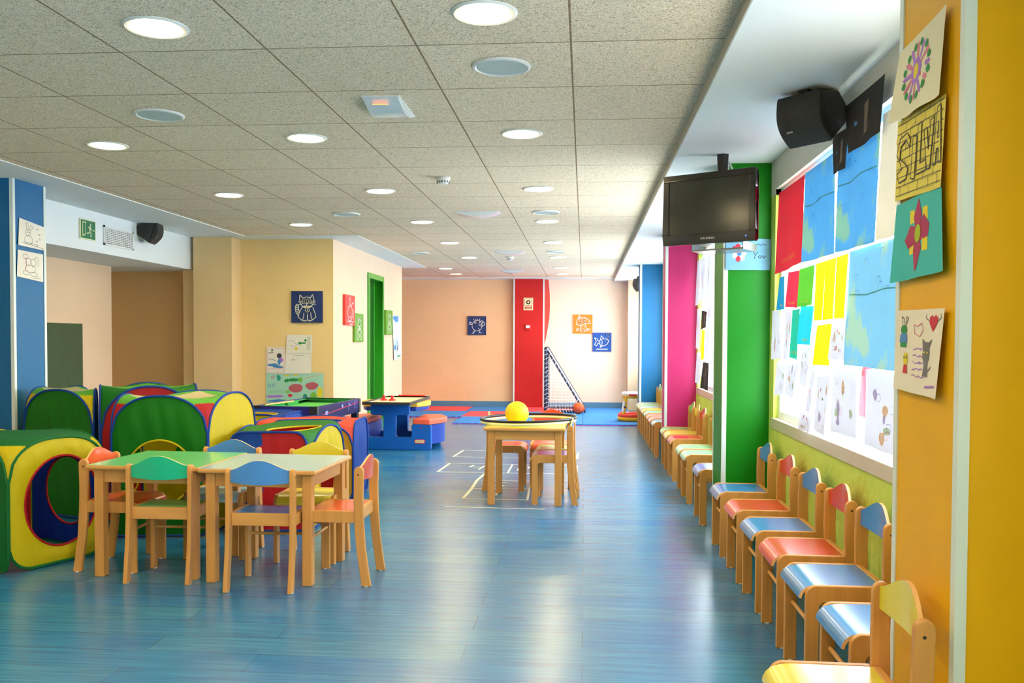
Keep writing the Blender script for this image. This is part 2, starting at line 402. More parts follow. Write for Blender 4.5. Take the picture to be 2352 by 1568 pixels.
f = MB(); f.cyl((.0, -.62, 1.0), .012, .05, 'x', M=Md); f.box((.04, -.64, .99), (.055, -.52, 1.01), M=Md); f.build('door_handle', M_METAL, leaf)

# ------------------------------------------------------------------ ceiling fittings
def lens_mat(n, c, s):
    m = bpy.data.materials.new(n); m.use_nodes = True; b = m.node_tree.nodes['Principled BSDF']
    b.inputs['Emission Color'].default_value = (*lin(c), 1); b.inputs['Emission Strength'].default_value = s
    return m
M_LENS = lens_mat('lamp_lens', (255, 230, 176), 85); M_LENSO = lens_mat('lamp_lens_orange', (255, 190, 120), 22)
def make_down(lensm):
    t = thing('ceiling_downlight', '', 'ceiling light')
    MB().lathe([(.094, .004), (.097, -.006), (.108, -.008), (.116, -.003), (.117, .0)]).build('trim_ring', M_WHITE, t)
    p = [(0, -.004), (.05, -.0035), (.094, .002)]
    MB().lathe([(.0001, -.007), (.05, -.006), (.094, .002)]).build('lens', lensm, t)
    return t
P1 = [(-.355, 3.12), (-.353, 4.93), (-.353, 6.71), (-.366, 8.52), (-.372, 10.31), (-.373, 12.12), (-.379, 13.90), (-.382, 15.10)]
P2 = [(-1.577, 3.18), (-1.578, 4.955), (-1.567, 6.735), (-1.572, 8.50), (-1.578, 10.31), (-1.586, 12.13)]
P3 = [(-2.816, 5.07), (-2.81, 6.85), (-2.809, 8.63), (-2.194, 13.93)]
ordn = ['nearest', 'second', 'third', 'fourth', 'fifth', 'sixth', 'seventh', 'farthest']
d0 = make_down(M_LENS); first = True
for P, rn in ((P1, 'right-hand row of lamps'), (P2, 'middle row of lamps'), (P3[:3], 'left-hand row of lamps'), (P3[3:], 'x')):
    for i, (x, y) in enumerate(P):
        lb = 'round white downlight, %s in the %s' % (ordn[i], rn)
        if rn == 'x': lb = 'round white downlight near the end wall, beside the orange-tinted one'
        if first: d0.location = (x, y, ZC-.001); d0['label'] = lb; d0['group'] = 'recessed downlights'; first = False
        else: dup(d0, (x, y, ZC-.001), 0, lb, 'recessed downlights')
for k, (x, y) in enumerate([(-.355, 1.3), (-1.577, 1.35), (-2.816, 3.3), (-.355, -.5), (-1.577, -.5), (-2.816, 1.4), (-2.816, -.5)]):  # extra downlights, unseen, added to light the room from behind the camera
    dup(d0, (x, y, ZC-.001), 0, 'added unseen round white downlight behind or above the camera', 'recessed downlights added out of view')
dO = make_down(M_LENSO); dO.location = (-2.192, 15.06, ZC-.001); dO['label'] = 'round downlight with a dim orange glow by the end wall'
# loudspeaker roses
def make_rose():
    t = thing('ceiling_speaker', '', 'ceiling speaker')
    MB().lathe([(.105, -.004), (.112, -.010), (.122, -.006), (.1235, 0)]).build('rim', M_WHITE, t)
    MB().lathe([(.0001, -.006), (.105, -.006)]).build('grille', mat('pale_mesh_grille', (184, 198, 194), .6, .08, 400, .3, 500), t)
    return t
rl = ['round pale grille in the ceiling, near the camera right of centre', 'round pale grille in the ceiling, left above the exit sign side', 'round pale grille in the ceiling mid-room at left, small',
      'round pale grille in the ceiling mid-room, just before a downlight at right', 'round pale grille far away on the left near the ceiling corner', 'round pale grille far away at right between two downlights']
r0 = make_rose()
for i, (x, y) in enumerate([(-.352, 3.728), (-2.169, 4.404), (-2.156, 7.94), (-.347, 7.92), (-2.147, 11.5), (-.374, 11.41)]):
    if i == 0: r0.location = (x, y, ZC-.001); r0['label'] = rl[0]; r0['group'] = 'round ceiling speaker grilles'
    else: dup(r0, (x, y, ZC-.001), 0, rl[i], 'round ceiling speaker grilles')
# emergency lights: shallow bulged rectangles
def make_em(w, d):
    t = thing('emergency_light', '', 'emergency light')
    MB().box((-w/2, -d/2, -.006), (w/2, d/2, 0)).build('base_plate', M_WHITE, t, bevel=.002)
    b = MB(); n = 12; vs = []; fs = []; long = max(w, d)
    for i in range(n+1):
        s_ = i/n; q = math.sin(PI*s_)*.038+.006
        for e in (-1, 1):
            if d > w: vs.append((e*(w/2-.008), -d/2+.008+(d-.016)*s_, -q)); 
            else: vs.append((-w/2+.008+(w-.016)*s_, e*(d/2-.008), -q))
    for i in range(n): fs.append((2*i, 2*i+1, 2*i+3, 2*i+2))
    top = len(vs)
    for i in range(n+1):
        for e in (0, 1): p = vs[2*i+e]; vs.append((p[0], p[1], -.004))
    for i in range(n):
        fs.append((2*i, 2*i+2, top+2*i+2, top+2*i)); fs.append((2*i+1, 2*i+3, top+2*i+3, top+2*i+1))
    b.add(vs, fs, 0, None, False); b.build('diffuser', mat('frosted_diffuser', (214, 226, 230), .25, .02, coat=.3), t)
    return t
e1 = make_em(.185, .40); e1.location = (-.963, 4.325, ZC); e1['label'] = 'white bulged emergency light panel with a small red glow, nearest'
MB().box((-.045, -.155, -.031), (.03, -.145, -.0285)).build('indicator', mat('amber_led', (255, 150, 90), .4, emit=(255, 140, 80), es=1.4), e1)
e2 = make_em(.40, .20); e2.location = (-.958, 7.93, ZC); e2['label'] = 'white curved emergency light across the ceiling, mid-room'; e2['group'] = 'crosswise emergency lights'
dup(e2, (-.965, 11.39, ZC), 0, 'white curved emergency light beside the far smoke detector', 'crosswise emergency lights')
dup(e2, (-1.18, 14.39, ZC), 0, 'white curved emergency light above the red column end', 'crosswise emergency lights')
def make_smoke():
    t = thing('smoke_detector', '', 'smoke detector')
    MB().lathe([(.0001, 0), (.05, 0), (.052, -.012), (.046, -.020)]).build('base', M_WHITE, t)
    MB().lathe([(.046, -.020), (.043, -.034), (.030, -.046), (.0001, -.048)]).build('sensor_head', M_WHITE, t)
    b = MB()
    for i in range(14):
        a = 2*PI*i/14; b.box((-.003, .0425, -.040), (.003, .0455, -.024), M=Matrix.Rotation(a, 4, 'Z'))
    b.build('vent_slots', M_DARK, t)
    return t
s1 = make_smoke(); s1.location = (-.997, 6.22, ZC); s1['label'] = 'white domed smoke detector on the ceiling tiles mid-room'
dup(s1, (-1.012, 12.09, ZC), 0, 'tiny white smoke detector far back by the curved emergency light')

# ------------------------------------------------------------------ chairs
def arc(cx, cy, r, a0, a1, n=6): return [(cx+r*math.cos(math.radians(a0+(a1-a0)*i/n)), cy+r*math.sin(math.radians(a0+(a1-a0)*i/n))) for i in range(n+1)]
def rear_leg(s):
    x0 = s*.148; x1 = s*.170
    front = [(-.150, 0), (-.139, .08), (-.124, .18), (-.113, .30), (-.110, .45), (-.112, .565)]
    back = [(-.160, .56), (-.157, .45), (-.160, .33), (-.168, .20), (-.184, .08), (-.197, 0)]
    top = arc(-.136, .572, .024, 0, 180, 8)
    return MB().prism(front+top+back, x0, x1, 'x')
def front_leg(s):
    x0 = s*.148; x1 = s*.170
    pl = [(.150, 0), (.150, .335)]+arc(.112, .337, .038, 0, 90, 6)+[(-.112, .375), (-.114, .312), (.085, .312)]+arc(.092, .300, .010, 90, 0, 3)+[(.104, .10), (.104, 0)]
    pl = [(.150, 0)]+arc(.112, .337, .038, 0, 90, 6)+[(-.112, .375), (-.112, .315), (.092, .315), (.104, .303), (.104, 0)]
    return MB().prism(pl, x0, x1, 'x')
def make_chair(seatc, backc):
    t = thing('child_chair', '', 'chair')
    for s in (-1, 1):
        r = rear_leg(s).build('leg', M_WOOD, t, bevel=.004)
        g = MB(); g.cyl((s*.159, -.174, -.0), .014, .004, 'z', n=12); g.build('foot_glide', M_WHITE, r)
        sc = MB(); sc.cyl((s*.1705 if s > 0 else s*.1715, -.134, .557), .004, .001, 'x', n=10); sc.build('screw', M_DARK, r)
        l = front_leg(s).build('leg', M_WOOD, t, bevel=.004)
        g = MB(); g.cyl((s*.159, .127, -.0), .014, .004, 'z', n=12); g.build('foot_glide', M_WHITE, l)
    # seat: moulded sheet, waterfall front
    top = [(-.112, .3735), (.06, .3735), (.10, .373), (.125, .370), (.145, .363), (.159, .351), (.167, .337), (.169, .325)]
    th = .010; bot = []
    for i, (y, z) in enumerate(top):
        a = top[max(i-1, 0)]; b = top[min(i+1, len(top)-1)]; d = Vector((b[0]-a[0], b[1]-a[1])).normalized(); bot.append((y+d[1]*th*1.0, z-abs(d[0])*th))
    b = MB(); w = .147; n = len(top); vs = []
    for x in (-w, w):
        vs += [(x, y, z) for y, z in top]+[(x, y, z) for y, z in bot]
    m2 = 2*n
    for i in range(n-1):
        b.add(vs, [(i, i+1, m2+i+1, m2+i)], 0, None, True); b.add(vs, [(n+i+1, n+i, m2+n+i, m2+n+i+1)], 0, None, True)
        b.add(vs, [(i, n+i, n+i+1, i+1), (m2+i, m2+i+1, m2+n+i+1, m2+n+i)], 1)
    b.add(vs, [(0, m2, m2+n, n), (n-1, 2*n-1, m2+2*n-1, m2+n-1)], 1)
    b.build('seat', [lam(seatc), M_WOODE], t)
    MB().box((-.148, -.134, .315), (.148, -.1125, .376)).build('rear_rail', M_WOODX, t, bevel=.003)
    MB().cyl((-.148, .120, .225), .008, .296, 'x', n=12).build('stretcher', M_WOODX, t)
    # backrest
    N = 20; b = MB(); vs = []
    for i in range(N+1):
        u = i/N; x = -.148+.296*u; bow = -.020*math.sin(PI*u)
        tt = .588+.050*(math.sin(PI*u)**1.5); bb = .528-.010*math.sin(PI*u)
        for (dy, z) in ((0, bb), (0, tt), (-.011, tt), (-.011, bb)): vs.append((x, -.128+bow+dy, z))
    for i in range(N):
        a = 4*i; c = a+4
        b.add(vs, [(a, c, c+1, a+1)], 0, None, True); b.add(vs, [(a+2, c+2, c+3, a+3)], 0, None, True)
        b.add(vs, [(a+1, c+1, c+2, a+2), (a+3, c+3, c, a)], 1)
    b.build('backrest', [lam(backc), M_WOODE], t)
    return t
protos = {}
def chair(seatc, backc, x, y, rz, label, group):
    k = (seatc, backc)
    if k not in protos:
        protos[k] = make_chair(seatc, backc); o = protos[k]; o.location = (x, y, 0); o.rotation_euler = (0, 0, rz); o['label'] = label; o['group'] = group; return o
    return dup(protos[k], (x, y, 0), rz, label, group)
G1 = 'wooden chairs around the two joined tables'
chair('green', 'teal', -2.127, 4.43, .02, 'wooden child chair with a teal-green backrest facing the green tabletop', G1)
chair('blue', 'blue', -1.568, 4.325, .02, 'wooden child chair with a blue backrest pushed in front of the grey-blue tabletop', G1)
chair('orange', 'orange', -2.475, 4.60, -PI/2+.0, 'wooden child chair with an orange backrest at the left end of the green table', G1)
chair('orange', 'coral', -1.245, 4.47, PI/2, 'wooden chair with coral-red back and orange seat at the right end of the tables', G1)
chair('ltblue', 'blue', -2.05, 4.90-.0, PI, 'wooden child chair with a blue back behind the green table', G1)
chair('yellow', 'yellow', -1.52, 4.86, PI, 'wooden child chair with yellow seat and back behind the grey-blue table', G1)
G2 = 'wooden chairs around the small centre table'
chair('red', 'red', -.275, 7.50, PI, 'wooden child chair with a red back on the far side of the centre table', G2)
chair('red', 'orange', -.63, 7.33, -PI/2, 'wooden child chair with a red seat on the left of the centre table', G2)
chair('purple', 'blue', -.235, 6.755, PI/2, 'wooden chair with a violet-blue seat at the near right of the centre table', G2)
chair('lime', 'blue', -.225, 7.13, PI/2, 'wooden chair with a green seat behind the violet-seated one at the centre table', G2)
G3 = 'wooden chairs lined up along the window wall'
XC = .925
row = [(5.25, 'blue', 'blue', 'in front of the green column'), (4.70, 'red', 'red', 'between the first two blue ones by the green column'), (4.21, 'blue', 'blue', 'between two red chairs under the big window'),
       (3.755, 'red', 'red', 'nearer of the two red ones under the big window'), (3.31, 'blue', 'blue', 'beside the yellow column, its whole backrest in view'), (2.79, 'blue', 'blue', 'half behind the nearest yellow chair'),
       (6.13, 'blue', 'blue', 'just behind the green column, backrest hidden'), (6.91, 'mint', 'green', 'beyond the green column with a mint seat, nearer of two'), (7.28, 'mint', 'green', 'beyond the green column with a mint seat, farther of two'),
       (8.0, 'red', 'red', 'between green and magenta columns, with red seat and back'), (8.42, 'yellow', 'yellow', 'between green and magenta columns, with yellow seat and back'), (8.80, 'lime', 'green', 'right in front of the magenta column, with green seat and back'),
       (9.64, 'ltblue', 'blue', 'just beyond the magenta column, with a pale blue seat'), (10.06, 'peach', 'red', 'with a coral seat beyond the magenta column, nearer of two'), (10.44, 'peach', 'red', 'with a coral seat beyond the magenta column, farther of two'),
       (10.86, 'mint', 'green', 'beyond the magenta column, mint seat between coral and yellow seats'), (11.28, 'yellow', 'yellow', 'beyond the magenta column, with a pale yellow seat'), (11.68, 'ltblue', 'blue', 'far down the wall, pale blue seat between yellow and mint'),
       (12.06, 'mint', 'green', 'far down the wall, mint seat next to the last chair'), (12.42, 'ltblue', 'blue', 'last of the row, in front of the far blue column')]
for (y, sc, bc, lb) in row:
    dx = 0.0 if y < 9.3 else -.025
    chair(sc, bc, XC+dx, y, PI/2+random.uniform(-.015, .015), '%s-backed row chair %s' % (bc, lb), G3)
chair('yellow', 'yellow', .640, 2.225, PI/2-.03, 'yellow-backed wooden chair in front of the yellow column, nearest of all', G3)

# ------------------------------------------------------------------ tables
def make_table(topc, s=.61):
    t = thing('child_table', '', 'table'); h = s/2
    b = MB(); b.box((-h, -h, .556), (h, h, .5795)); b.build('table_edge', M_WOODX, t, bevel=.009, seg=3)
    MB().box((-h+.006, -h+.006, .579), (h-.006, h-.006, .5806)).build('tabletop', lam(topc), t)
    for sx in (-1, 1):
        for sy in (-1, 1):
            MB().box((sx*(h-.030), sy*(h-.030), 0), (sx*(h-.080), sy*(h-.080), .5555)).build('leg', M_WOOD, t, bevel=.004)
    b = MB()
    for sgn in (-1, 1):
        b.box((-h+.08, sgn*(h-.040), .488), (h-.08, sgn*(h-.062), .5555)); b.box((sgn*(h-.040), -h+.08, .488), (sgn*(h-.062), h-.08, .5555))
    b.build('apron', M_WOODX, t, bevel=.002)
    return t
tA = make_table('green'); tA.location = (-2.222, 4.618, 0); tA.rotation_euler = (0, 0, -.035); tA['label'] = 'square wooden child table with a bright green top, left of the pair'
tB = make_table('ltblue'); tB.location = (-1.605, 4.560, 0); tB.rotation_euler = (0, 0, -.035); tB['label'] = 'square wooden child table with a pale grey-blue top, right of the pair'
tC = make_table('yellow'); tC.location = (-.432, 6.83, 0); tC.rotation_euler = (0, 0, -.02); tC['label'] = 'square wooden table in the room centre carrying hoops and a ball'
def ring(name, c, R_, r_, m, label, tilt=0):
    pts = [(c[0]+R_*math.cos(2*PI*i/72), c[1]+R_*math.sin(2*PI*i/72), c[2]+tilt*math.cos(2*PI*i/72)) for i in range(72)]
    return tag(MB().tube(pts, r_, 10, closed=True).build(name, m), label, 'hoop')
ring('hula_hoop', (-.432, 6.90, .602), .365, .0105, mat('white_yellow_hoop', (228, 232, 170), .35), 'pale yellow-white hula hoop lying under the black one on the table', .009)
ring('hula_hoop', (-.430, 6.915, .6235), .372, .0100, mat('black_hoop', (24, 26, 32), .4), 'black hula hoop lying on top of the pale hoop on the table', .009)
tag(MB().sphere((-.510, 6.76, .6715), .0905, n=48, k=28).build('play_ball', mat('yellow_foam', (250, 216, 0), .55, .02)), 'bright yellow ball sitting inside the hoops on the centre table', 'ball')

# ------------------------------------------------------------------ pop-up play tents
FAB = {}
def fab(k):
    d = {'green': (6, 128, 14), 'dgreen': (0, 120, 52), 'yellow': (232, 208, 0), 'red': (196, 22, 34), 'blue': (0, 74, 176), 'orange': (252, 92, 66), 'lgreen': (104, 196, 60), 'cream': (226, 214, 168), 'dblue': (6, 50, 150), 'gold': (222, 176, 20)}
    if k not in FAB: FAB[k] = mat('nylon_'+k, d[k], .62, .05, 3, .5, 4, stretch=(6, 6, 1.2), transl=.4)
    return FAB[k]
def aprof(u, e, rr):      # arch height 0..1 over u 0..1
    x = abs(2*u-1); return (max(0, 1-x**e))**(1/rr)
def tent(name, label, P, H, zc, walls, top, cat='play tent', piping='blue', e=2.6, rr=2.0):
    """P: 4 floor corners (counter-clockwise); walls: dicts of colour, hole; top: dict"""
    t = thing(name, label, cat, (sum(p[0] for p in P)/4, sum(p[1] for p in P)/4, 0))
    ox, oy = t.location.x, t.location.y
    P = [Vector((p[0]-ox, p[1]-oy, 0)) for p in P]
    cen = Vector((0, 0, 0))
    def edge_pt(i, u):
        a, b = P[i], P[(i+1) % 4]; return a.lerp(b, u)
    def out(i):
        a, b = P[i], P[(i+1) % 4]; d = (b-a).normalized(); n = Vector((d.y, -d.x, 0)); 
        if n.dot((a+b)/2-cen) < 0: n = -n
        return n
    for i, w in enumerate(walls):
        if w is None: continue
        e_ = w.get('e', e); nrm = out(i); N = 64; bl = .02
        def outline(u): return edge_pt(i, u)+Vector((0, 0, zc+(H-zc)*aprof(u, e_, rr)))
        L = (P[(i+1) % 4]-P[i]).length
        cu, cz = w.get('c', (.5, .48)); hr = w.get('hole', 0)      # radius in metres
        hz = w.get('hz', hr)
        def pt(u, z, bulge=0): return edge_pt(i, u)+Vector((0, 0, z))+nrm*bulge
        # outer boundary points by angle
        bnd = []
        r0 = .06
        M_ = 24
        bnd = [(r0*0+u/M_, .012) for u in range(0, M_)]
        bnd += [(1, .012+(zc-.012)*k/8) for k in range(8)]
        bnd += [(1-k/M_, zc+(H-zc)*aprof(1-k/M_, e_, rr)) for k in range(M_)]
        bnd += [(0, zc-(zc-.012)*k/8) for k in range(8)]
        # round the bottom corners
        rb = w.get('rb', .05)/L
        nb = []
        for (u, z) in bnd:
            du = min(u, 1-u)
            if z < rb*L and du < rb:
                k = 1-du/rb; kz = 1-(z-.012)/(rb*L)
                q = math.hypot(k, kz)
                if q > 1:
                    u = u+(rb*(k-k/q))*(1 if u < .5 else -1); z = z+rb*L*(kz-kz/q)
            nb.append((u, z))
        bnd = nb
        hn = len(bnd); vs = []; fs = []; R_ = 8
        for k in range(R_+1):
            s_ = k/R_
            for j, (u, z) in enumerate(bnd):
                ang = math.atan2(z-cz*H, (u-cu)*L)
                hu = cu+hr*math.cos(ang)/L; hz_ = cz*H+hz*math.sin(ang)
                if hr == 0: hu, hz_ = cu, cz*H
                uu = hu+(u-hu)*s_; zz = hz_+(z-hz_)*s_
                wr = .0045*math.sin(uu*34+zz*9+i*2)*math.sin(PI*s_)*(1 if z > .3*H else .5)
                vs.append(pt(uu, zz, bl*math.sin(PI*min(1, s_))*.5+wr))
        cz_list = w['col'] if isinstance(w['col'], list) else None
        b = MB(); fl = []; ml = []
        for k in range(R_):
            for j in range(hn):
                j2 = (j+1) % hn; q = (k*hn+j, k*hn+j2, (k+1)*hn+j2, (k+1)*hn+j)
                mi = 0
                if cz_list:
                    um = sum((vs[x]-P[i]).dot((P[(i+1) % 4]-P[i]).normalized()) for x in q)/4/L
                    mi = 0 if um < w.get('split', .5) else 1
                fl.append(q); ml.append(mi)
        b.addm(vs, fl, ml)
        cols = w['col'] if cz_list else [w['col']]
        panel = b.build('side_panel', [fab(c) for c in cols], t)
        if hr > 0:
            b = MB(); b.tube([pt(cu+hr*math.cos(2*PI*k/48)/L, cz*H+hz*math.sin(2*PI*k/48), .002) for k in range(48)], .006, 6, closed=True)
            b.build('opening_rim', fab(w.get('rim', 'red')), panel)
        b = MB(); b.tube([pt(u, z, .004) for (u, z) in bnd[::1]], .0075, 6, closed=True)
        b.build('edge_piping', fab(w.get('pipe', piping)), panel)
    # membrane on top: corners low, mid-edges high
    def h(u, k='eu'): return aprof(u, top.get(k, top.get('e', e)), rr)
    def S(u, v):
        a = P[0].lerp(P[1], u); d = P[3].lerp(P[2], u); q = a.lerp(d, v)
        x, y = h(u), h(v, 'ev'); f_ = x+y-x*y
        sag = top.get('sag', .03)*math.sin(PI*u)*math.sin(PI*v)
        return q+Vector((0, 0, zc+(H-zc)*f_-sag))
    K = 26 if top.get('hole') else 64; b = MB(); ho = top.get('hole', 0); vs = []; fl = []; ml = []
    if ho:
        bq = [(k/K, 0) for k in range(K)]+[(1, k/K) for k in range(K)]+[(1-k/K, 1) for k in range(K)]+[(0, 1-k/K) for k in range(K)]
        n = len(bq); RR = 10; cuv = top.get('hc', (.5, .5)); hv = top.get('holev', ho)
        for k in range(RR+1):
            s_ = k/RR
            for (u, v) in bq:
                a = math.atan2(v-cuv[1], u-cuv[0]); hu, hv_ = cuv[0]+ho*math.cos(a), cuv[1]+hv*math.sin(a)
                uu, vv = hu+(u-hu)*s_, hv_+(v-hv_)*s_; vs.append(S(uu, vv))
        for k in range(RR):
            for j in range(n): fl.append((k*n+j, k*n+(j+1) % n, (k+1)*n+(j+1) % n, (k+1)*n+j))
        b.addm(vs, fl, [0]*len(fl)); tp = b.build('roof_panel', [fab(top['col'])], t)
        rim = MB().tube([S(cuv[0]+ho*math.cos(2*PI*k/48), cuv[1]+hv*math.sin(2*PI*k/48)) for k in range(48)], .006, 6, closed=True).build('opening_rim', fab(top.get('rim', 'yellow')), tp)
        if top.get('cover'):
            c = MB(); rim_pts = [S(cuv[0]+ho*math.cos(2*PI*k/48), cuv[1]+hv*math.sin(2*PI*k/48))-Vector((0, 0, .004)) for k in range(48)]
            mid = sum(rim_pts, Vector((0, 0, 0)))/48; c.add(rim_pts+[mid-Vector((0, 0, .015))], [(k, (k+1) % 48, 48) for k in range(48)], 0, None, True); c.build('roof_centre', fab(top['cover']), tp)
    else:
        cols = top['bands']     # [(threshold, colour)] by rounded distance from the centre
        for a_ in range(K+1):
            for c_ in range(K+1): vs.append(S(a_/K, c_/K))
        for a_ in range(K):
            for c_ in range(K):
                u, v = (a_+.5)/K, (c_+.5)/K
                x, y = abs(2*u-1), abs(2*v-1); dd_ = x+y
                mi = len(cols)-1
                for q, (th, cc) in enumerate(cols):
                    if dd_ < th: mi = q; break
                fl.append((a_*(K+1)+c_, (a_+1)*(K+1)+c_, (a_+1)*(K+1)+c_+1, a_*(K+1)+c_+1)); ml.append(mi)
        b.addm(vs, fl, ml)
        b.build('roof_panel', [fab(c) for _, c in cols], t)
    return t
# nearest tent, yellow face with a red-rimmed hole
A = Vector((-2.955, 4.33)); d1 = Vector((.39, .92))*.585; d2 = Vector((-.92, .39))*.68
tent('play_tent', 'green and yellow pop-up cube with a red-rimmed round hole, nearest at left', [A, A+d1, A+d1+d2, A+d2], .69, .47,
     [dict(col='yellow', hole=.218, hz=.245, c=(.525, .50), rim='red', pipe='dgreen', rb=.13), dict(col='dblue', pipe='dgreen', hole=.2, c=(.5, .48), rim='red'), dict(col='red', hole=0, c=(.5, .5), rim='red', pipe='yellow'), dict(col='dgreen', hole=0, pipe='dgreen')],
     dict(col='dgreen', bands=[(1.65, 'dgreen'), (3, 'yellow')], sag=.0), piping='dgreen', e=2.7)
# centre tent: green arch to the front, yellow arch to the right
tent('play_tent', 'tall pop-up tent with green arched front and yellow arched side behind the green table', [(-2.89, 5.22), (-2.315, 5.30), (-2.33, 6.12), (-2.90, 5.62)], .875, .64,
     [dict(col='green', hole=.20, c=(.5, .46), rim='yellow'), dict(col='yellow'), dict(col='yellow', hole=.18, rim='yellow'), dict(col='red', hole=.2, rim='yellow')],
     dict(bands=[(1.0, 'cream'), (1.70, 'lgreen'), (3, 'red')], sag=.05), e=2.3)
# tent behind, with the red front just visible
tent('play_tent', 'pop-up tent with a red arched face squeezed between two green ones', [(-3.195, 5.64), (-2.66, 5.93), (-2.92, 6.40), (-3.455, 6.11)], .905, .60,
     [dict(col='red', hole=.2, rim='yellow', pipe='blue'), dict(col='red'), dict(col='green'), dict(col='green')],
     dict(bands=[(1.0, 'lgreen'), (3, 'green')]), e=2.3)
tent('play_tent', 'pop-up tent with a plain green arched face beside the blue column', [(-3.90, 5.90), (-3.285, 5.70), (-3.54, 6.20), (-3.93, 6.34)], .875, .62,
     [dict(col='green'), dict(col='blue'), dict(col='green'), dict(col='yellow')],
     dict(bands=[(1.0, 'cream'), (1.62, 'lgreen'), (3, 'yellow')], sag=.02), e=2.5)
# low tent with the oval opening in the roof
tent('play_tent', 'low pop-up tent with a yellow-rimmed oval opening in its green roof', [(-2.245, 5.42), (-1.735, 5.50), (-1.765, 6.40), (-2.285, 6.25)], .64, .42,
     [dict(col=['blue', 'red'], split=.42, hole=.0, e=9), dict(col='yellow', hole=.20, c=(.48, .42), hz=.19, rim='yellow', e=2.0), dict(col='red', e=9), dict(col='blue', hole=.14, rim='gold', e=2.0)],
     dict(col='green', hole=.32, holev=.26, hc=(.60, .45), rim='yellow', eu=9, ev=2.0), e=6)
tent('play_tent', 'low pop-up tent with an orange-red roof around a blue oval', [(-2.48, 6.50), (-1.745, 6.60), (-1.765, 7.12), (-2.48, 7.06)], .605, .42,
     [dict(col='gold', hole=0, e=2.8), dict(col='blue', e=7), dict(col='blue', e=2.8), dict(col='yellow', e=7)],
     dict(col='orange', hole=.30, holev=.28, cover='dblue', rim='blue', eu=2.8, ev=7), e=4)
tent('play_tent', 'low pop-up tent with a blue roof and dull yellow oval by the pool table', [(-3.20, 7.20), (-2.50, 7.20), (-2.50, 7.72), (-3.20, 7.72)], .60, .5,
     [dict(col='yellow', e=7, hole=.17, rim='yellow'), dict(col='blue', e=7), dict(col='blue', e=7), dict(col='yellow', e=7)],
     dict(col='blue', hole=.30, holev=.3, cover='gold', rim='yellow', e=7), e=6)

# ------------------------------------------------------------------ small pool table
pt = thing('pool_table', 'small purple-blue pool table with green felt by the yellow wall', 'pool table', (-2.675, 8.50, 0), -.105+.03)
M_PURP = mat('purple_blue_print', (44, 38, 118), .35, .25, 5); M_FELT = mat('green_felt', (92, 196, 84), .9, .03); M_FELTD = mat('dark_green_felt', (10, 128, 44), .9)
w, d, zt = .305, .61, .62
b = MB(); b.box((-w, -d, .48), (w, -d+.02, zt)); b.box((-w, d-.02, .48), (w, d, zt)); b.box((-w, -d+.02, .48), (-w+.02, d-.02, zt)); b.box((w-.02, -d+.02, .48), (w, d-.02, zt)); b.build('cabinet', M_PURP, pt, bevel=.003)
MB().box((-w+.02, -d+.02, .54), (w-.02, d-.02, .575)).build('playing_surface', M_FELT, pt)
b = MB(); 
for sx in (-1, 1):
    for (y0, y1) in ((-d+.06, -.04), (.04, d-.06)): b.box((sx*(w-.02), y0, .575), (sx*(w-.06), y1, .612))
for sy in (-1, 1): b.box((-w+.06, sy*(d-.02), .575), (w-.06, sy*(d-.06), .612))
b.build('cushion', mat('green_cushion', (30, 150, 62), .8), pt, bevel=.006)
for sx in (-1, 1):
    for sy in (-1, 1):
        MB().box((sx*(w+.004), sy*(d+.004), .475), (sx*(w-.07), sy*(d-.055), zt+.003)).build('corner_cap', M_DARK, pt, bevel=.006) if False else None
        MB().box((sx*(w-.01), sy*(d-.01), 0), (sx*(w-.075), sy*(d-.075), .48)).build('leg', mat('dark_leg', (20, 20, 40), .5), pt, bevel=.004)
        k = MB(); k.box((sx*(w+.004), sy*(d+.003), .48), (sx*(w-.07), sy*(d-.001), zt+.001)); k.box((sx*(w+.004), sy*(d+.003), .48), (sx*(w-.0), sy*(d-.05), zt+.001)); k.build('corner_guard', M_DARK, pt)
ar = Art((-w, -d-.003, .48), (2*w, 0, 0), (0, 0, .14), (0, -1, 0))
for k in range(5): ar.line([(.42-.02*k, .72-.12*k), (.68+.0*k, .72-.12*k)], .007, 0)
ar.build('flame_print', [ink('red_print', (214, 40, 72))], pt)
ar = Art((w+.003, -d, .48), (0, 2*d, 0), (0, 0, .14), (1, 0, 0))
ar.line([(.05, .35), (.4, .5), (.95, .75)], .006, 0); ar.disc(.2, .45, .03, .15, 1); ar.disc(.55, .7, .02, .12, 1); ar.line([(.7, .3), (.7, .85), (.75, .6)], .01, 1); ar.line([(.85, .4), (.85, .95)], .01, 1)
ar.build('side_print', [ink('red_print', (214, 40, 72)), ink('pale_blue_print', (130, 150, 220))], pt)
cue = MB().tube([(-.235, -.50, .622), (-.16, -.02, .626)], .008, 8); tag(cue.build('pool_cue', M_WOODE), 'short pale wooden cue lying across the corner of the pool table', 'cue')
cq = bpy.data.objects['pool_cue']; cq.location = pt.location; cq.rotation_euler = pt.rotation_euler

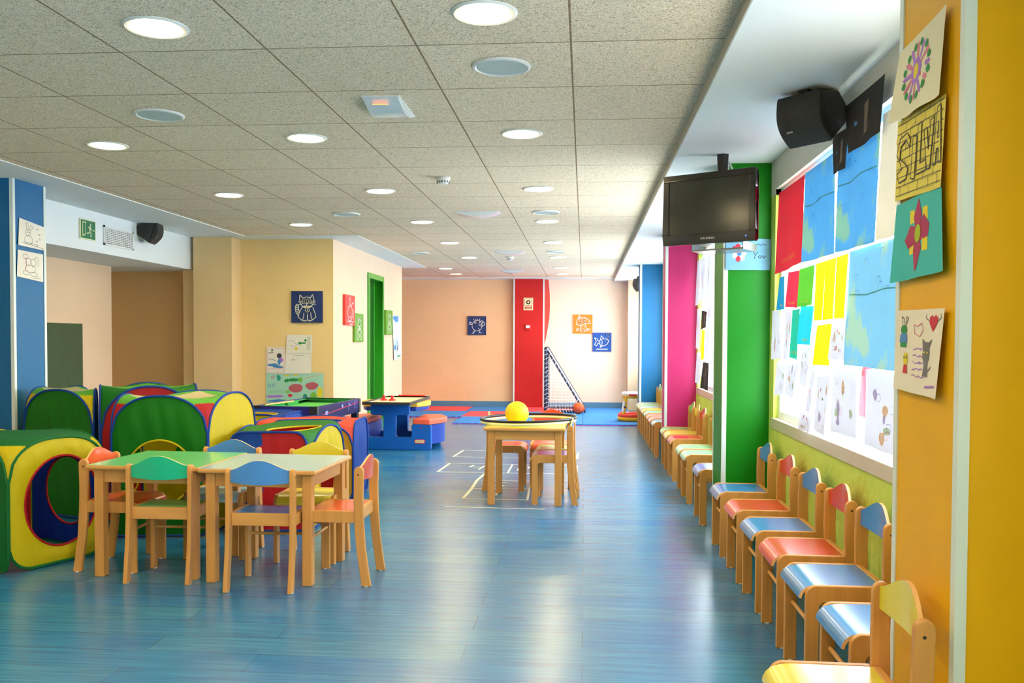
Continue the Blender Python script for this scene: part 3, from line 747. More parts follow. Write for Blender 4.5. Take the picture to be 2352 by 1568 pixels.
# ------------------------------------------------------------------ plastic picnic table + air hockey tray
M_PLB = mat('blue_plastic', (0, 92, 182), .38, .03); M_PLBD = mat('deep_blue_plastic', (6, 58, 160), .42, .03); M_PLO = mat('orange_plastic', (252, 104, 76), .42, .02); M_PLY = mat('yellow_plastic', (248, 196, 64), .4, .02)
pc = thing('picnic_table', 'blue plastic picnic table with orange benches and yellow top', 'play table', (-2.17, 10.16, 0))
def rpoly(pts, r=.02, n=4):
    out = []; N = len(pts)
    for i in range(N):
        p = Vector(pts[i]); a = Vector(pts[i-1]); c = Vector(pts[(i+1) % N]); da = (a-p); dc = (c-p); rr_ = min(r, da.length*.45, dc.length*.45)
        q0 = p+da.normalized()*rr_; q1 = p+dc.normalized()*rr_
        for k in range(n+1):
            t_ = k/n; out.append(tuple(q0*(1-t_)**2+p*2*t_*(1-t_)+q1*t_*t_))
    return out
side = [(-.47, 0), (.47, 0), (.47, .29), (.25, .29), (.25, .142), (.07, .142), (.07, .388), (.225, .388), (.225, .528), (-.215, .528), (-.215, .388), (-.07, .388), (-.07, .142), (-.25, .142), (-.25, .29), (-.47, .29)]
for y0, y1 in ((-.38, -.30), (.30, .38)): MB().prism(rpoly(side, .03), y0, y1, 'y').build('side_frame', M_PLB, pc, bevel=.008)
for sx in (-1, 1):
    pts = [(sx*.26, -.36), (sx*.46, -.40)]+[(sx*(.47+.12*math.sin(PI*k/8)), -.36+.72*k/8) for k in range(1, 8)]+[(sx*.46, .40), (sx*.26, .36)]
    if sx < 0: pts = pts[::-1]
    bnch = MB().prism(pts, .285, .345, 'z').build('bench_seat', M_PLO, pc, bevel=.012)
    MB().prism([(p[0]*.96, p[1]*.9) for p in pts], .06, .283, 'z').build('bench_base', M_PLBD, pc, bevel=.01)
pts = [(-.30, -.30)]+[(-.30-.10*math.sin(PI*k/8), -.30+.6*k/8) for k in range(1, 8)]+[(-.30, .30), (.30, .30)]+[(.30+.10*math.sin(PI*k/8), .30-.6*k/8) for k in range(1, 8)]+[(.30, -.30)]
MB().prism(pts, .475, .528, 'z').build('table_board', M_PLY, pc, bevel=.01)
MB().prism([(p[0]*.95, p[1]*.95) for p in pts], .43, .474, 'z').build('board_underside', M_PLBD, pc, bevel=.008)
MB().prism(rpoly([(-.10, .0), (.10, .0), (.10, .43), (-.10, .43)], .02), -.29, .29, 'y').build('centre_post', M_PLBD, pc) if False else None
bd = MB(); bd.prism(rpoly([(.285, .075), (.405, .075), (.405, .120), (.285, .120)], .022), -.3835, -.3805, 'y'); badge = bd.build('badge', mat('red_badge', (226, 60, 60), .4), pc)
bd = MB(); bd.prism(rpoly([(.295, .083), (.395, .083), (.395, .112), (.295, .112)], .014), -.385, -.3836, 'y'); bd.build('badge_centre', M_CREAMT, badge)
text_mesh('badge_text', 'little tikes', .018, basis((.345, -.3856, .097), (1,0,0), (0,0,1), (0,-1,0)), ink('dark_print', (20, 40, 30)), badge)
MB().cyl((.36, -.384, .245), .008, .004, 'y', n=12).build('bolt_cap', mat('red_cap', (200, 40, 50), .4), pc)
tr = thing('air_hockey_tray', 'black-edged cream game board laid on the picnic table', 'game board', (-2.115, 9.975, .533), -.02)
w, d = .262, .56
MB().box((-w+.012, -d+.012, 0), (w-.012, d-.012, .012)).build('board', mat('cream_board', (234, 226, 182), .35, .02), tr)
b = MB(); b.box((-w, -d, -.004), (w, -d+.014, .026)); b.box((-w, d-.014, -.004), (w, d, .026)); b.box((-w, -d+.014, -.004), (-w+.014, d-.014, .026)); b.box((w-.014, -d+.014, -.004), (w, d-.014, .026)); b.build('rim', M_DARK, tr, bevel=.003)
MB().box((-.12, d-.02, .026), (.20, d+.006, .040)).build('goal_bar', mat('red_goal_bar', (206, 50, 44), .4), tr)
for (x, y, lb) in ((-2.265, 9.92, 'red game pusher on the left of the cream board'), (-2.165, 9.90, 'red game pusher on the cream board, right of its twin')):
    q = MB(); q.lathe([(.0001, .0), (.040, 0), (.040, .012), (.022, .018), (.013, .03), (.018, .045), (.014, .056), (.0001, .058)], (x, y, .5455)); tag(q.build('game_pusher', mat('red_pusher', (212, 28, 36), .35)), lb, 'game piece', 'red game pushers')

# ------------------------------------------------------------------ foam mats
def zig(x0, y0, x1, y1):
    pts = []; n = 10
    def side(a, b, nx, ny):
        for k in range(n):
            t_ = k/n; t2 = (k+.5)/n; o = .012
            pts.append((a[0]+(b[0]-a[0])*t_, a[1]+(b[1]-a[1])*t_)); pts.append((a[0]+(b[0]-a[0])*(t_+.25/n)+nx*o*0, a[1]+(b[1]-a[1])*(t_+.25/n)+ny*0))
            pts.append((a[0]+(b[0]-a[0])*t2+nx*-o, a[1]+(b[1]-a[1])*t2-ny*o))
    side((x0, y0), (x1, y0), 0, -1); side((x1, y0), (x1, y1), 1, 0); side((x1, y1), (x0, y1), 0, 1); side((x0, y1), (x0, y0), -1, 0)
    return pts
M_MB = mat('blue_foam', (40, 128, 208), .8, .06, 12, .1, 120); M_MR = mat('red_foam', (240, 76, 84), .8, .05, 12, .1, 120); M_MAG = mat('magenta_foam', (176, 30, 130), .8)
rows = [(12.95, 14.05, [(-1.94, 'b'), (-.98, 'b'), (-.02, 'b')]), (14.05, 15.15, [(-2.94, 'b'), (-1.96, 'r'), (-.98, 'b'), (-.02, 'b')]), (15.15, 16.22, [(-3.92, 'r'), (-2.99, 'r'), (-2.03, 'b'), (-1.03, 'r'), (-.07, 'b')])]
nm = {(0, 0): 'blue foam floor mat at the near left step of the mat area', (0, 1): 'blue foam floor mat behind the centre table, front row', (0, 2): 'blue foam floor mat by the inflatable hoop, front row',
      (1, 0): 'blue foam floor mat beyond the picnic table, middle row', (1, 1): 'coral-red foam floor mat in the middle row', (1, 2): 'blue foam mat in front of the goal, left', (1, 3): 'blue foam mat in front of the goal, right',
      (2, 0): 'coral-red foam mat at the far left, partly behind the wall', (2, 1): 'coral-red foam mat along the end wall at left', (2, 2): 'blue foam mat along the end wall left of the red column', (2, 3): 'coral-red foam mat under the goal net', (2, 4): 'blue foam mat along the end wall behind the basketball'}
for ri, (y0, y1, ms) in enumerate(rows):
    for ci, (x0, c) in enumerate(ms):
        x1 = ms[ci+1][0] if ci+1 < len(ms) else .80+(.14 if ri < 2 else -.03)
        z = zig(x0+.001, y0+.001, x1-.001, y1-.001)
        y_top = y1-.001
        t = thing('foam_mat', nm[(ri, ci)], 'floor mat', ((x0+x1)/2, (y0+y1)/2, 0), 0, 'foam play mats'); ox, oy = t.location.x, t.location.y
        zz = [(p[0]-ox, p[1]-oy) for p in z]
        MB().prism(zz, .008, .020, 'z').build('mat_top', M_MB if c == 'b' else M_MR, t)
        MB().prism(zz, .0, .0079, 'z').build('mat_underside', M_MAG if c == 'b' else M_MB, t)
# ------------------------------------------------------------------ football goal
gl = thing('football_goal', 'small indoor football goal with white net beside the red column', 'goal', (-.645, 14.97, .0225))
M_POST = mat('navy_post', (26, 34, 66), .5)
HG, DG, WG = 1.09, .66, .92
b = MB(); b.tube([(0, 0, .02), (0, 0, HG), (0, WG, HG), (0, WG, .02)], .026, 10); b.build('goal_frame', M_POST, gl)
for yy in (0, WG): MB().tube([(0, yy, HG), (DG, yy, .02)], .017, 8).build('diagonal_brace', M_POST, gl)
b = MB(); b.tube([(0, 0, .022), (DG, 0, .022), (DG, WG, .022), (0, WG, .022)], .022, 10); b.build('base_bar', M_POST, gl)
b = MB(); r_ = .0022
for yy in (0, WG):
    for k in range(1, 14):
        x = DG*k/14; b.tube([(x, yy, .03), (x, yy, HG*(1-k/14))], r_, 3)
    for k in range(1, 20):
        z = HG*k/20; b.tube([(0, yy, z), (DG*(1-k/20), yy, z)], r_, 3)
for k in range(1, 14):
    y = WG*k/14; b.tube([(0, y, HG), (DG, y, .03)], r_, 3)
for k in range(1, 20): b.tube([(DG*k/20, 0, HG*(1-k/20)), (DG*k/20, WG, HG*(1-k/20))], r_, 3)
for k in range(1, 14):
    b.tube([(DG*k/14, 0, .028), (DG*k/14, WG, .028)], r_, 3)
for yy, (p0, p1) in ((0, ((0, 0, .05), (0, 0, HG))), (0, ((0, 0, HG), (DG, 0, .03))), (0, ((0, 0, .022), (DG, 0, .022)))):
    p0 = Vector(p0); p1 = Vector(p1); dd_ = (p1-p0); L = dd_.length; dd_.normalize(); a_ = Vector((0, 1, 0)); c_ = dd_.cross(a_); n_ = 140
    rr_ = .030 if p0.x == p1.x else .022
    b.tube([p0+dd_*(L*k/n_)+a_*(rr_*math.cos(k*2*PI/10))+c_*(rr_*math.sin(k*2*PI/10)) for k in range(n_+1)], .0035, 4)
b.build('net', mat('white_net', (236, 238, 240), .7), gl)
bb = thing('basketball', 'orange basketball resting at the foot of the goal brace', 'ball', (-.085, 14.80, .115))
MB().sphere((0, 0, 0), .095, n=40, k=24).build('ball_skin', mat('orange_rubber', (236, 92, 40), .6, .05, 30, .3, 200), bb)
b = MB()
for ang in (0, PI/2): b.tube([(.0953*math.cos(t)*math.cos(ang), .0953*math.cos(t)*math.sin(ang), .0953*math.sin(t)) for t in [2*PI*k/40 for k in range(40)]], .0012, 4, closed=True)
b.tube([(.0953*math.cos(2*PI*k/40), .0953*math.sin(2*PI*k/40), 0) for k in range(40)], .0012, 4, closed=True)
for s in (-1, 1): b.tube([(.0953*math.cos(a)*.92, s*.045+s*.03*math.cos(2*a), .0953*math.sin(a)*.8) for a in [2*PI*k/40 for k in range(40)]], .0012, 4, closed=True)
sm = b.build('seam', mat('dark_seam', (90, 30, 20), .7), bb); sm.rotation_euler = (.4, .3, .2)
# ------------------------------------------------------------------ inflatable hoop
ih = thing('inflatable_hoop', 'inflatable basketball hoop stand in yellow and red near the end wall', 'inflatable toy', (.735, 13.62, .021))
def torus(R_, r_, z, n=40): return MB().tube([(R_*math.cos(2*PI*k/n), R_*math.sin(2*PI*k/n), z) for k in range(n)], r_, 12, closed=True)
M_IY = mat('yellow_vinyl', (240, 176, 24), .3, .03); M_IR = mat('red_vinyl', (236, 62, 44), .3, .03); M_IW = mat('white_vinyl', (238, 234, 236), .3, .02)
torus(.19, .036, .036).build('base_ring', M_IY, ih); torus(.188, .034, .085).build('upper_base_ring', M_IR, ih)
for k in range(4):
    a = PI/4+k*PI/2; q = MB().tube([(.195*math.cos(a), .195*math.sin(a), .10), (.165*math.cos(a), .165*math.sin(a), .23), (.135*math.cos(a), .135*math.sin(a), .36)], .027, 12); lg = q.build('leg', M_IY, ih)
    MB().sphere((.180*math.cos(a)+.012, .180*math.sin(a)-.027, .215), .016, n=12, k=8).build('star_print', mat('dark_star', (40, 26, 60), .5), lg)
    MB().tube([(.192*math.cos(a)-.008, .192*math.sin(a)-.016, .14), (.158*math.cos(a)-.008, .158*math.sin(a)-.016, .30)], .016, 8).build('white_stripe', M_IW, lg)
torus(.135, .03, .375).build('top_ring', M_IY, ih); torus(.135, .030, .408).build('top_cap_ring', M_IW, ih)
MB().box((-.06, -.178, .388), (.06, -.160, .412)).build('red_patch', mat('pink_red_patch', (226, 40, 84), .4), ih, bevel=.006)
b = MB()
for k in range(12):
    a = 2*PI*k/12; b.tube([(.11*math.cos(a), .11*math.sin(a), .37), (.07*math.cos(a+.3), .07*math.sin(a+.3), .30), (.06*math.cos(a), .06*math.sin(a), .24)], .003, 4)
b.build('net', mat('white_net', (236, 238, 240), .7), ih)

# ------------------------------------------------------------------ hopscotch tape on the floor
b = MB(); tw = .017
def tape(pts, w=tw):
    for (x0, y0), (x1, y1) in zip(pts[:-1], pts[1:]):
        a = Vector((x0, y0, .0012)); c = Vector((x1, y1, .0012)); d = (c-a).normalized(); q = Vector((-d.y, d.x, 0))*(w/2); e_ = d*(w*.4)
        b.add([a-e_-q, c+e_-q, c+e_+q, a-e_+q], [(0,1,2,3)])
tape([(-1.012, 6.448), (-.284, 6.428)]); tape([(-.93, 6.795), (-.428, 6.786)]); tape([(-.93, 6.795), (-.92, 7.278), (-.93, 7.708), (-.90, 8.16)], .026); tape([(-.428, 6.786), (-.445, 7.3), (-.45, 8.15)])
tape([(-.92, 7.28), (-.44, 7.29)]); tape([(-.91, 7.715), (-.45, 7.706)]); tape([(-1.355, 8.176), (-.067, 8.15)]); tape([(-1.355, 8.176), (-1.33, 8.76)], .026); tape([(-1.33, 8.76), (-.067, 8.72)]); tape([(-.064, 8.70), (-.07, 8.15)], .026)
tape([(-1.37, 9.262), (-.07, 9.23)]); tape([(-1.37, 9.262), (-1.336, 9.818)], .026); tape([(-1.336, 9.818), (-.06, 9.75)]); tape([(-.06, 9.75), (-.07, 9.23)], .026); tape([(-.70, 8.17), (-.70, 8.74)]); tape([(-.93, 8.75), (-.93, 9.25)]); tape([(-.45, 8.74), (-.45, 9.24)])
tape([(-1.075, 8.64), (-1.10, 8.52), (-.975, 8.51)], .022); tape([(-.967, 8.60), (-.993, 8.37)], .022); tape([(-.62, 8.60), (-.52, 8.60), (-.53, 8.48), (-.62, 8.47), (-.62, 8.34), (-.52, 8.33)])
tape([(-1.13, 10.19), (-.30, 10.18)]); tape([(-.74, 6.95), (-.69, 6.97), (-.69, 7.15)]); tape([(-.74, 7.40), (-.66, 7.40), (-.74, 7.6), (-.66, 7.6)])
tag(b.build('hopscotch_tape', mat('pale_tape', (216, 220, 196), .6, .04)), 'pale tape hopscotch grid with numbers stuck on the blue floor', 'floor marking')
tag(MB().box((-2.20, 5.02, .001), (-2.13, 5.035, .012)).build('crayon', mat('crimson_plastic', (200, 30, 60), .5)), 'small red stick lying on the floor under the tables', 'toy')

# ------------------------------------------------------------------ wall pictures
M_LINEW = ink('cream_line', (232, 232, 204)); M_LINEW2 = ink('white_line', (240, 240, 236))
def canvas(name, label, O, Uv, Vv, Nn, m, art, lm=None, group='square canvas pictures'):
    O = Vector(O); U_ = Vector(Uv); V_ = Vector(Vv); N_ = Vector(Nn).normalized()
    t = thing(name, label, 'picture', O+U_/2, 0, group); o = t.location
    b = MB(); th = .03; p = [O, O+U_, O+U_+V_, O+V_]
    vs = [Vector(x)+N_*.002-o for x in p]+[Vector(x)+N_*th-o for x in p]
    b.add(vs, [(0,1,2,3), (4,5,6,7), (0,1,5,4), (1,2,6,5), (2,3,7,6), (3,0,4,7)]); b.build('canvas', m, t)
    a = Art(O+N_*th-o, U_, V_, N_); art(a); a.build('line_drawing', lm or M_LINEW, t)
    return t
def cat_art(a):
    w = .0075
    a.line([(.29, .60), (.27, .78), (.285, .88), (.37, .78), (.5, .81), (.62, .78), (.69, .89), (.73, .76), (.74, .62), (.66, .53), (.5, .48), (.36, .52)], w, closed=True)
    for x in (.42, .57): a.ell(x, .68, .075, .07, w); a.line([(x+.0, .70), (x, .65)], w*1.2)
    a.line([(.47, .61), (.53, .61), (.50, .57)], w, closed=True); a.line([(.42, .53), (.5, .515), (.58, .53)], w); a.line([(.5, .57), (.5, .53)], w)
    for k in range(3): a.line([(.62, .60+.03*k), (.80, .57+.06*k)], w*.6); a.line([(.38, .60+.03*k), (.24, .57+.05*k)], w*.6)
    a.ell(.52, .40, .07, .065, w); a.line([(.52, .43), (.52, .39), (.55, .38)], w); a.line([(.36, .50), (.5, .455), (.68, .51)], w)
    a.line([(.35, .48), (.26, .32), (.22, .18), (.36, .06), (.47, .05), (.52, .09), (.58, .05), (.68, .08), (.80, .18), (.77, .30), (.70, .47)], w)
    a.line([(.41, .30), (.40, .16), (.35, .09)], w); a.line([(.52, .27), (.52, .10)], w); a.line([(.63, .31), (.64, .18), (.68, .1)], w)
    a.line([(.24, .20), (.15, .33), (.13, .50), (.17, .58), (.23, .57), (.24, .42), (.28, .32)], w)
    for k in range(5): a.line([(.15+.01*k, .52-.055*k), (.23+.005*k, .54-.055*k)], w*.9)
    for x in (.40, .44, .59, .63): a.line([(x, .05), (x, .085)], w*.7)
canvas('cat_picture', 'navy square picture of a sitting cat on the yellow wall', (-3.305, 9.849, 1.422), (.357, 0, 0), (0, 0, .357), (0, -1, 0), M_NAVY, cat_art)
def snail(a):
    w = .008; a.line([(.3, .20), (.22, .42), (.34, .62), (.52, .66), (.70, .55), (.72, .30), (.6, .18), (.4, .14)], w, closed=True); a.ell(.44, .40, .04, .06, w); a.ell(.60, .40, .04, .06, w)
    a.line([(.38, .30), (.5, .24), (.62, .30)], w); a.line([(.45, .66), (.40, .85), (.47, .92), (.53, .84), (.50, .66)], w); a.line([(.62, .64), (.72, .75), (.80, .72), (.88, .80)], w); a.line([(.78, .55), (.85, .40), (.82, .2)], w)
    a.line([(.2, .14), (.3, .10), (.4, .14), (.5, .10), (.6, .14), (.7, .10), (.9, .14)], w); a.line([(.45, .04), (.55, .02), (.6, .05), (.72, .02)], w)
canvas('snail_picture', 'red square picture with a white line creature left of the green door', (-2.829, 10.245, 1.405), (0, .44, 0), (0, 0, .36), (1, 0, 0), M_REDT, snail, M_LINEW2)
def frog(a):
    w = .008; a.ell(.5, .62, .22, .18, w); a.ell(.38, .80, .08, .06, w); a.ell(.62, .80, .08, .06, w); a.ell(.5, .33, .2, .16, w); a.ell(.5, .33, .1, .09, w); a.line([(.35, .58), (.5, .52), (.65, .58)], w)
    a.line([(.3, .45), (.2, .3), (.25, .1), (.4, .08)], w); a.line([(.7, .45), (.8, .3), (.75, .1), (.6, .08)], w); a.ell(.5, .62, .1, .08, w)
canvas('frog_picture', 'green square picture with white line figure just left of the green door', (-2.829, 10.69, 1.205), (0, .42, 0), (0, 0, .355), (1, 0, 0), M_GRNT, frog, M_LINEW2)
canvas('frog_picture', 'green square picture with white line figure just right of the green door', (-2.829, 12.41, 1.308), (0, .42, 0), (0, 0, .352), (1, 0, 0), M_GRNT, frog, M_LINEW2)
def bird(a):
    w = .0085; a.ell(.52, .50, .27, .28, w); a.ell(.42, .66, .06, .07, w); a.disc(.42, .66, .025, .03); a.line([(.28, .62), (.10, .72), (.17, .64), (.08, .58), (.27, .56)], w)
    a.line([(.62, .60), (.68, .74), (.80, .76), (.90, .66), (.92, .52), (.78, .46), (.64, .52)], w, closed=True); a.line([(.72, .56), (.82, .62), (.80, .70)], w)
    a.line([(.40, .24), (.34, .10), (.24, .08)], w); a.line([(.34, .10), (.30, .18)], w); a.line([(.60, .36), (.68, .14), (.60, .10)], w); a.line([(.68, .14), (.78, .10)], w)
    for k in range(4): a.line([(.36+.09*k, .78), (.34+.11*k, .86)], w)
canvas('bird_picture', 'navy square picture of a round bird on the apricot end wall', (-2.150, YB, 1.335), (.345, 0, 0), (0, 0, .345), (0, -1, 0), M_NAVY, bird, M_LINEW2)
def mush(a):
    w = .009; a.line([(.15, .50), (.20, .72), (.38, .86), (.60, .86), (.80, .72), (.90, .52), (.70, .56), (.50, .47), (.30, .42)], w, closed=True); a.ell(.40, .70, .09, .09, w); a.ell(.62, .74, .09, .07, w); a.ell(.34, .54, .07, .07, w); a.ell(.56, .60, .06, .06, w)
    a.line([(.40, .46), (.36, .15), (.50, .10), (.68, .14), (.64, .52)], w); a.ell(.51, .18, .06, .09, w); a.disc(.46, .38, .02, .025); a.disc(.58, .38, .02, .025); a.line([(.26, .80), (.26, .93), (.33, .96), (.34, .86)], w)
    for x in (.16, .22, .28, .72, .78, .86): a.line([(x, .15), (x+.02, .28)], w*.8)
canvas('mushroom_picture', 'orange square picture of a toadstool house on the end wall', (-.20, YB-.006, 1.368), (.348, 0, 0), (0, 0, .345), (0, -1, 0), M_ORNG, mush, M_LINEW2)
def fish(a):
    w = .009; a.line([(.10, .72), (.20, .55), (.10, .36), (.22, .30), (.30, .46), (.42, .34), (.60, .30), (.78, .40), (.86, .56), (.78, .66), (.62, .68), (.46, .64), (.30, .54), (.24, .68)], w, closed=True)
    a.line([(.42, .64), (.46, .84), (.60, .68)], w); a.line([(.44, .34), (.40, .22), (.54, .30)], w); a.ell(.70, .60, .05, .05, w); a.line([(.36, .56), (.40, .46), (.36, .40)], w); a.line([(.48, .60), (.52, .48), (.48, .36)], w)
    for (x, y) in ((.66, .92), (.86, .90), (.84, .74)): a.ell(x, y, .05, .05, w)
    a.line([(.2+.6*k/12, .12+(.03 if k % 2 else -.02)) for k in range(13)], w)
canvas('fish_picture', 'blue square picture of a fish with bubbles on the end wall', (.152, YB-.006, 1.042), (.342, 0, 0), (0, 0, .345), (0, -1, 0), mat('blue_canvas', (14, 74, 158), .6, .04), fish, M_LINEW2)

# sheets of paper ----------------------------------------------------
def sheet(name, label, pts, Nn, m, art=None, artm=None, group=None, curl=.004, cat='drawing', off=.003):
    """pts: TL, TR, BR, BL in world; slightly curled sheet"""
    TL, TR, BR, BL = [Vector(p) for p in pts]; N_ = Vector(Nn).normalized()
    o = (BL+BR)/2; t = thing(name, label, cat, o, 0, group)
    K = 10; vs = []; fs = []; ph = random.uniform(0, 6)
    for j in range(K+1):
        for i in range(K+1):
            u, v = i/K, j/K; p = (BL.lerp(BR, u)).lerp(TL.lerp(TR, u), v)
            c_ = off+curl*(1-v)*(0.6+.8*math.sin(u*5+ph)**2)+curl*.6*((2*u-1)**4)*(1-v*.6)
            vs.append(p-o+N_*c_)
    for j in range(K):
        for i in range(K): fs.append((j*(K+1)+i, j*(K+1)+i+1, (j+1)*(K+1)+i+1, (j+1)*(K+1)+i))
    if art is None:
        bpy.data.objects.remove(t); b = MB(); b.add([v+o for v in vs], fs, 0, None, True); ob = b.build(name, m); 
        return tag(ob, label, cat, group)
    MB().add(vs, fs, 0, None, True).build('paper', m, t)
    a = Art((0, 0, 0), (1, 0, 0), (0, 0, 1), N_)
    def P(u, v, k=1):
        u_ = min(max(u, 0), 1)*K; v_ = min(max(v, 0), 1)*K; i = min(int(u_), K-1); j = min(int(v_), K-1); fu, fv = u_-i, v_-j
        q = lambda a_, b_: vs[b_*(K+1)+a_]
        return (q(i, j).lerp(q(i+1, j), fu)).lerp(q(i, j+1).lerp(q(i+1, j+1), fu), fv)+N_*(.0012*k)
    a.P = P; art(a); a.build('drawing_marks', artm, t)
    return t
INK = [ink('pencil', (110, 108, 110)), ink('crayon_red', (200, 40, 60)), ink('crayon_green', (30, 140, 70)), ink('crayon_yellow', (226, 206, 30)), ink('crayon_blue', (70, 130, 190)), ink('crayon_purple', (170, 116, 206)), ink('crayon_pink', (214, 122, 150)), ink('dark_pen', (60, 60, 80)), ink('crayon_orange', (236, 150, 60))]
def bunny(a):
    w = .003
    a.ell(.35, .55, .10, .12, w); a.line([(.30, .66), (.25, .9), (.33, .92), (.36, .67)], w); a.line([(.38, .66), (.45, .88), (.55, .80), (.42, .64)], w); a.ell(.38, .28, .16, .16, w); a.line([(.15, .12), (.7, .1), (.75, .16), (.2, .17)], w); a.disc(.33, .57, .02, .025); a.disc(.40, .57, .02, .025)
    for (x, y) in ((.7, .8), (.78, .6), (.8, .42), (.7, .3)): a.ell(x, y, .03, .025, w)
    a.line([(.6, .1), (.95, .06)], w)
def bear(a):
    w = .003
    a.ell(.30, .80, .10, .08, w); a.ell(.42, .62, .12, .13, w); a.ell(.60, .62, .12, .13, w); a.ell(.5, .38, .2, .14, w); a.ell(.34, .2, .12, .07, w); a.ell(.66, .2, .14, .08, w); a.line([(.62, .74), (.74, .86), (.80, .78), (.80, .5)], w); a.line([(.32, .76), (.34, .55), (.32, .3)], w*1.3, 1); a.line([(.6, .06), (.9, .1)], w)
sheet('drawing_sheet', 'white sheet with a faint rabbit drawing, upper one on the left blue column', [(-4.048, 6.085, 2.092), (-4.048, 6.385, 2.06), (-4.048, 6.372, 1.885), (-4.048, 6.065, 1.895)], (1, 0, 0), M_PAPER, bunny, INK, 'sheets on the blue column')
sheet('drawing_sheet', 'white sheet with a faint bear drawing, lower one on the left blue column', [(-4.048, 6.065, 1.862), (-4.048, 6.362, 1.855), (-4.048, 6.350, 1.648), (-4.048, 6.045, 1.670)], (1, 0, 0), M_PAPER, bear, INK, 'sheets on the blue column')
# chalkboard
cb = thing('chalkboard', 'dark green chalkboard panel on the peach wall behind the tents', 'chalkboard', (-5.0799, 7.9, .45))
MB().box((0, -.75, 0), (.012, .72, .93)).build('board', mat('chalk_green', (70, 86, 54), .8, .06), cb)
# papers on yellow wall
yw = 9.848
def figure(a):
    a.line([(.06, .04), (.94, .04), (.94, .95), (.06, .95)], .003, 6, closed=True); a.disc(.68, .68, .13, .10, 7, jit=.1); a.disc(.66, .66, .06, .06, 8); a.disc(.78, .52, .12, .09, 5, jit=.15); a.disc(.68, .45, .09, .12, 4, jit=.1)
    a.disc(.38, .32, .30, .06, 4, jit=.2); a.disc(.62, .26, .30, .05, 4, jit=.2); a.disc(.30, .88, .05, .05, 0, jit=.2); a.line([(.12, .78), (.35, .79)], .008, 0); a.line([(.12, .56), (.2, .55), (.34, .54), (.5, .47)], .006, 0); a.line([(.1, .18), (.85, .20)], .004, 6)
sheet('drawing_sheet', 'narrow printed picture of a sitting girl in blue on the yellow wall', [(-3.602, yw, 1.143), (-3.384, yw, 1.143), (-3.386, yw, .838), (-3.602, yw, .845)], (0, -1, 0), M_PAPER, figure, INK, off=.006)
def leafd(a):
    a.disc(.62, .55, .14, .05, 2, jit=.3); a.disc(.52, .55, .06, .08, 2, jit=.25); a.disc(.74, .70, .05, .07, 2, jit=.3); a.disc(.38, .24, .06, .08, 3, jit=.1)
    a.line([(.08, .62), (.15, .72), (.25, .68), (.35, .52), (.45, .50), (.30, .35), (.20, .42)], .003, 0)
    for k in range(7): a.line([(.80+.02*k, .15), (.80+.02*k, .9)], .0012, 2)
sheet('drawing_sheet', 'white sheet with green and yellow scribbles under the cat picture', [(-3.367, yw, 1.284), (-3.069, yw, 1.282), (-3.069, yw, 1.080), (-3.372, yw, 1.075)], (0, -1, 0), M_PAPER, leafd, INK, off=.008)
def faint(a):
    for k in range(5): a.line([(.2+.03*k, .6+.03*k), (.26+.03*k, .7-.02*k)], .002, 0)
    a.line([(.3, .86), (.7, .88)], .003, 2)
sheet('drawing_sheet', 'nearly blank white sheet just below the green scribble sheet', [(-3.38, yw, 1.082), (-3.078, yw, 1.078), (-3.080, yw, .845), (-3.385, yw, .842)], (0, -1, 0), M_PAPER, faint, INK, off=.004)
def mural(a):
    a.disc(.52, .56, .125, .13, 9, jit=.06, k=1); a.disc(.80, .62, .11, .11, 9, jit=.1, k=1); a.disc(.48, .80, .10, .05, 2, jit=.2, k=1.2); a.disc(.60, .80, .04, .07, 10, jit=.15, k=1.4); a.disc(.36, .78, .045, .05, 2, jit=.2); a.disc(.22, .86, .035, .09, 11, jit=.2)
    a.disc(.38, .46, .035, .04, 10, jit=.1); a.disc(.42, .36, .04, .045, 1, jit=.15); a.disc(.68, .30, .04, .09, 11, jit=.15); a.disc(.83, .32, .055, .12, 10, jit=.08); a.disc(.94, .42, .05, .16, 3, jit=.2)
    a.disc(.16, .34, .16, .04, 5, jit=.25); a.disc(.22, .22, .16, .035, 4, jit=.3); a.disc(.12, .14, .12, .04, 4, jit=.3); a.ell(.12, .88, .025, .03, .006, 1)
    for k in range(6): a.line([(.66+.05*k, .82+.02*k), (.70+.05*k, .86+.02*k)], .005, 8)
    for k in range(14): a.line([(.06+.02*k, .44), (.06+.02*k, .50+.02*(k % 3))], .003, 10)
    for k in range(4): a.line([(.04+.035*k, .60), (.04+.035*k, .70)], .006, 4)
    a.disc(.36, .92, .05, .02, 3, jit=.2); a.disc(.52, .93, .05, .018, 3, jit=.3)
sheet('painted_mural', 'large pale turquoise childrens painting with pink blobs behind the pool table', [(-3.610, yw, .850), (-2.942, yw, .856), (-2.944, yw, .47), (-3.61, yw, .44)], (0, -1, 0), mat('turquoise_paper', (158, 208, 184), .8, .05), mural, INK+[ink('paint_rose', (182, 92, 100)), ink('paint_lime', (116, 186, 60)), ink('paint_teal', (30, 150, 130))], off=.002, cat='painting')
def post2(a):
    a.disc(.45, .93, .4, .08, 4, jit=.3); a.disc(.22, .27, .14, .06, 4, jit=.1); a.line([(.5, .12), (.55, .3), (.6, .2), (.62, .4)], .02, 7); a.line([(.75, .2), (.8, .35)], .02, 6)
    for k in range(6): a.line([(.3+.05*k, .2), (.3+.05*k, .45)], .006, 0)
    a.disc(.7, .06, .25, .02, 2, jit=.2)
sheet('painted_poster', 'pale blue painted poster on the side wall right of the green door', [(-2.828, 12.94, 1.600), (-2.828, 13.46, 1.597), (-2.828, 13.50, .960), (-2.828, 12.99, .935)], (1, 0, 0), mat('sky_paper', (196, 224, 234), .8, .04), post2, INK, off=.003, curl=.008, cat='poster')

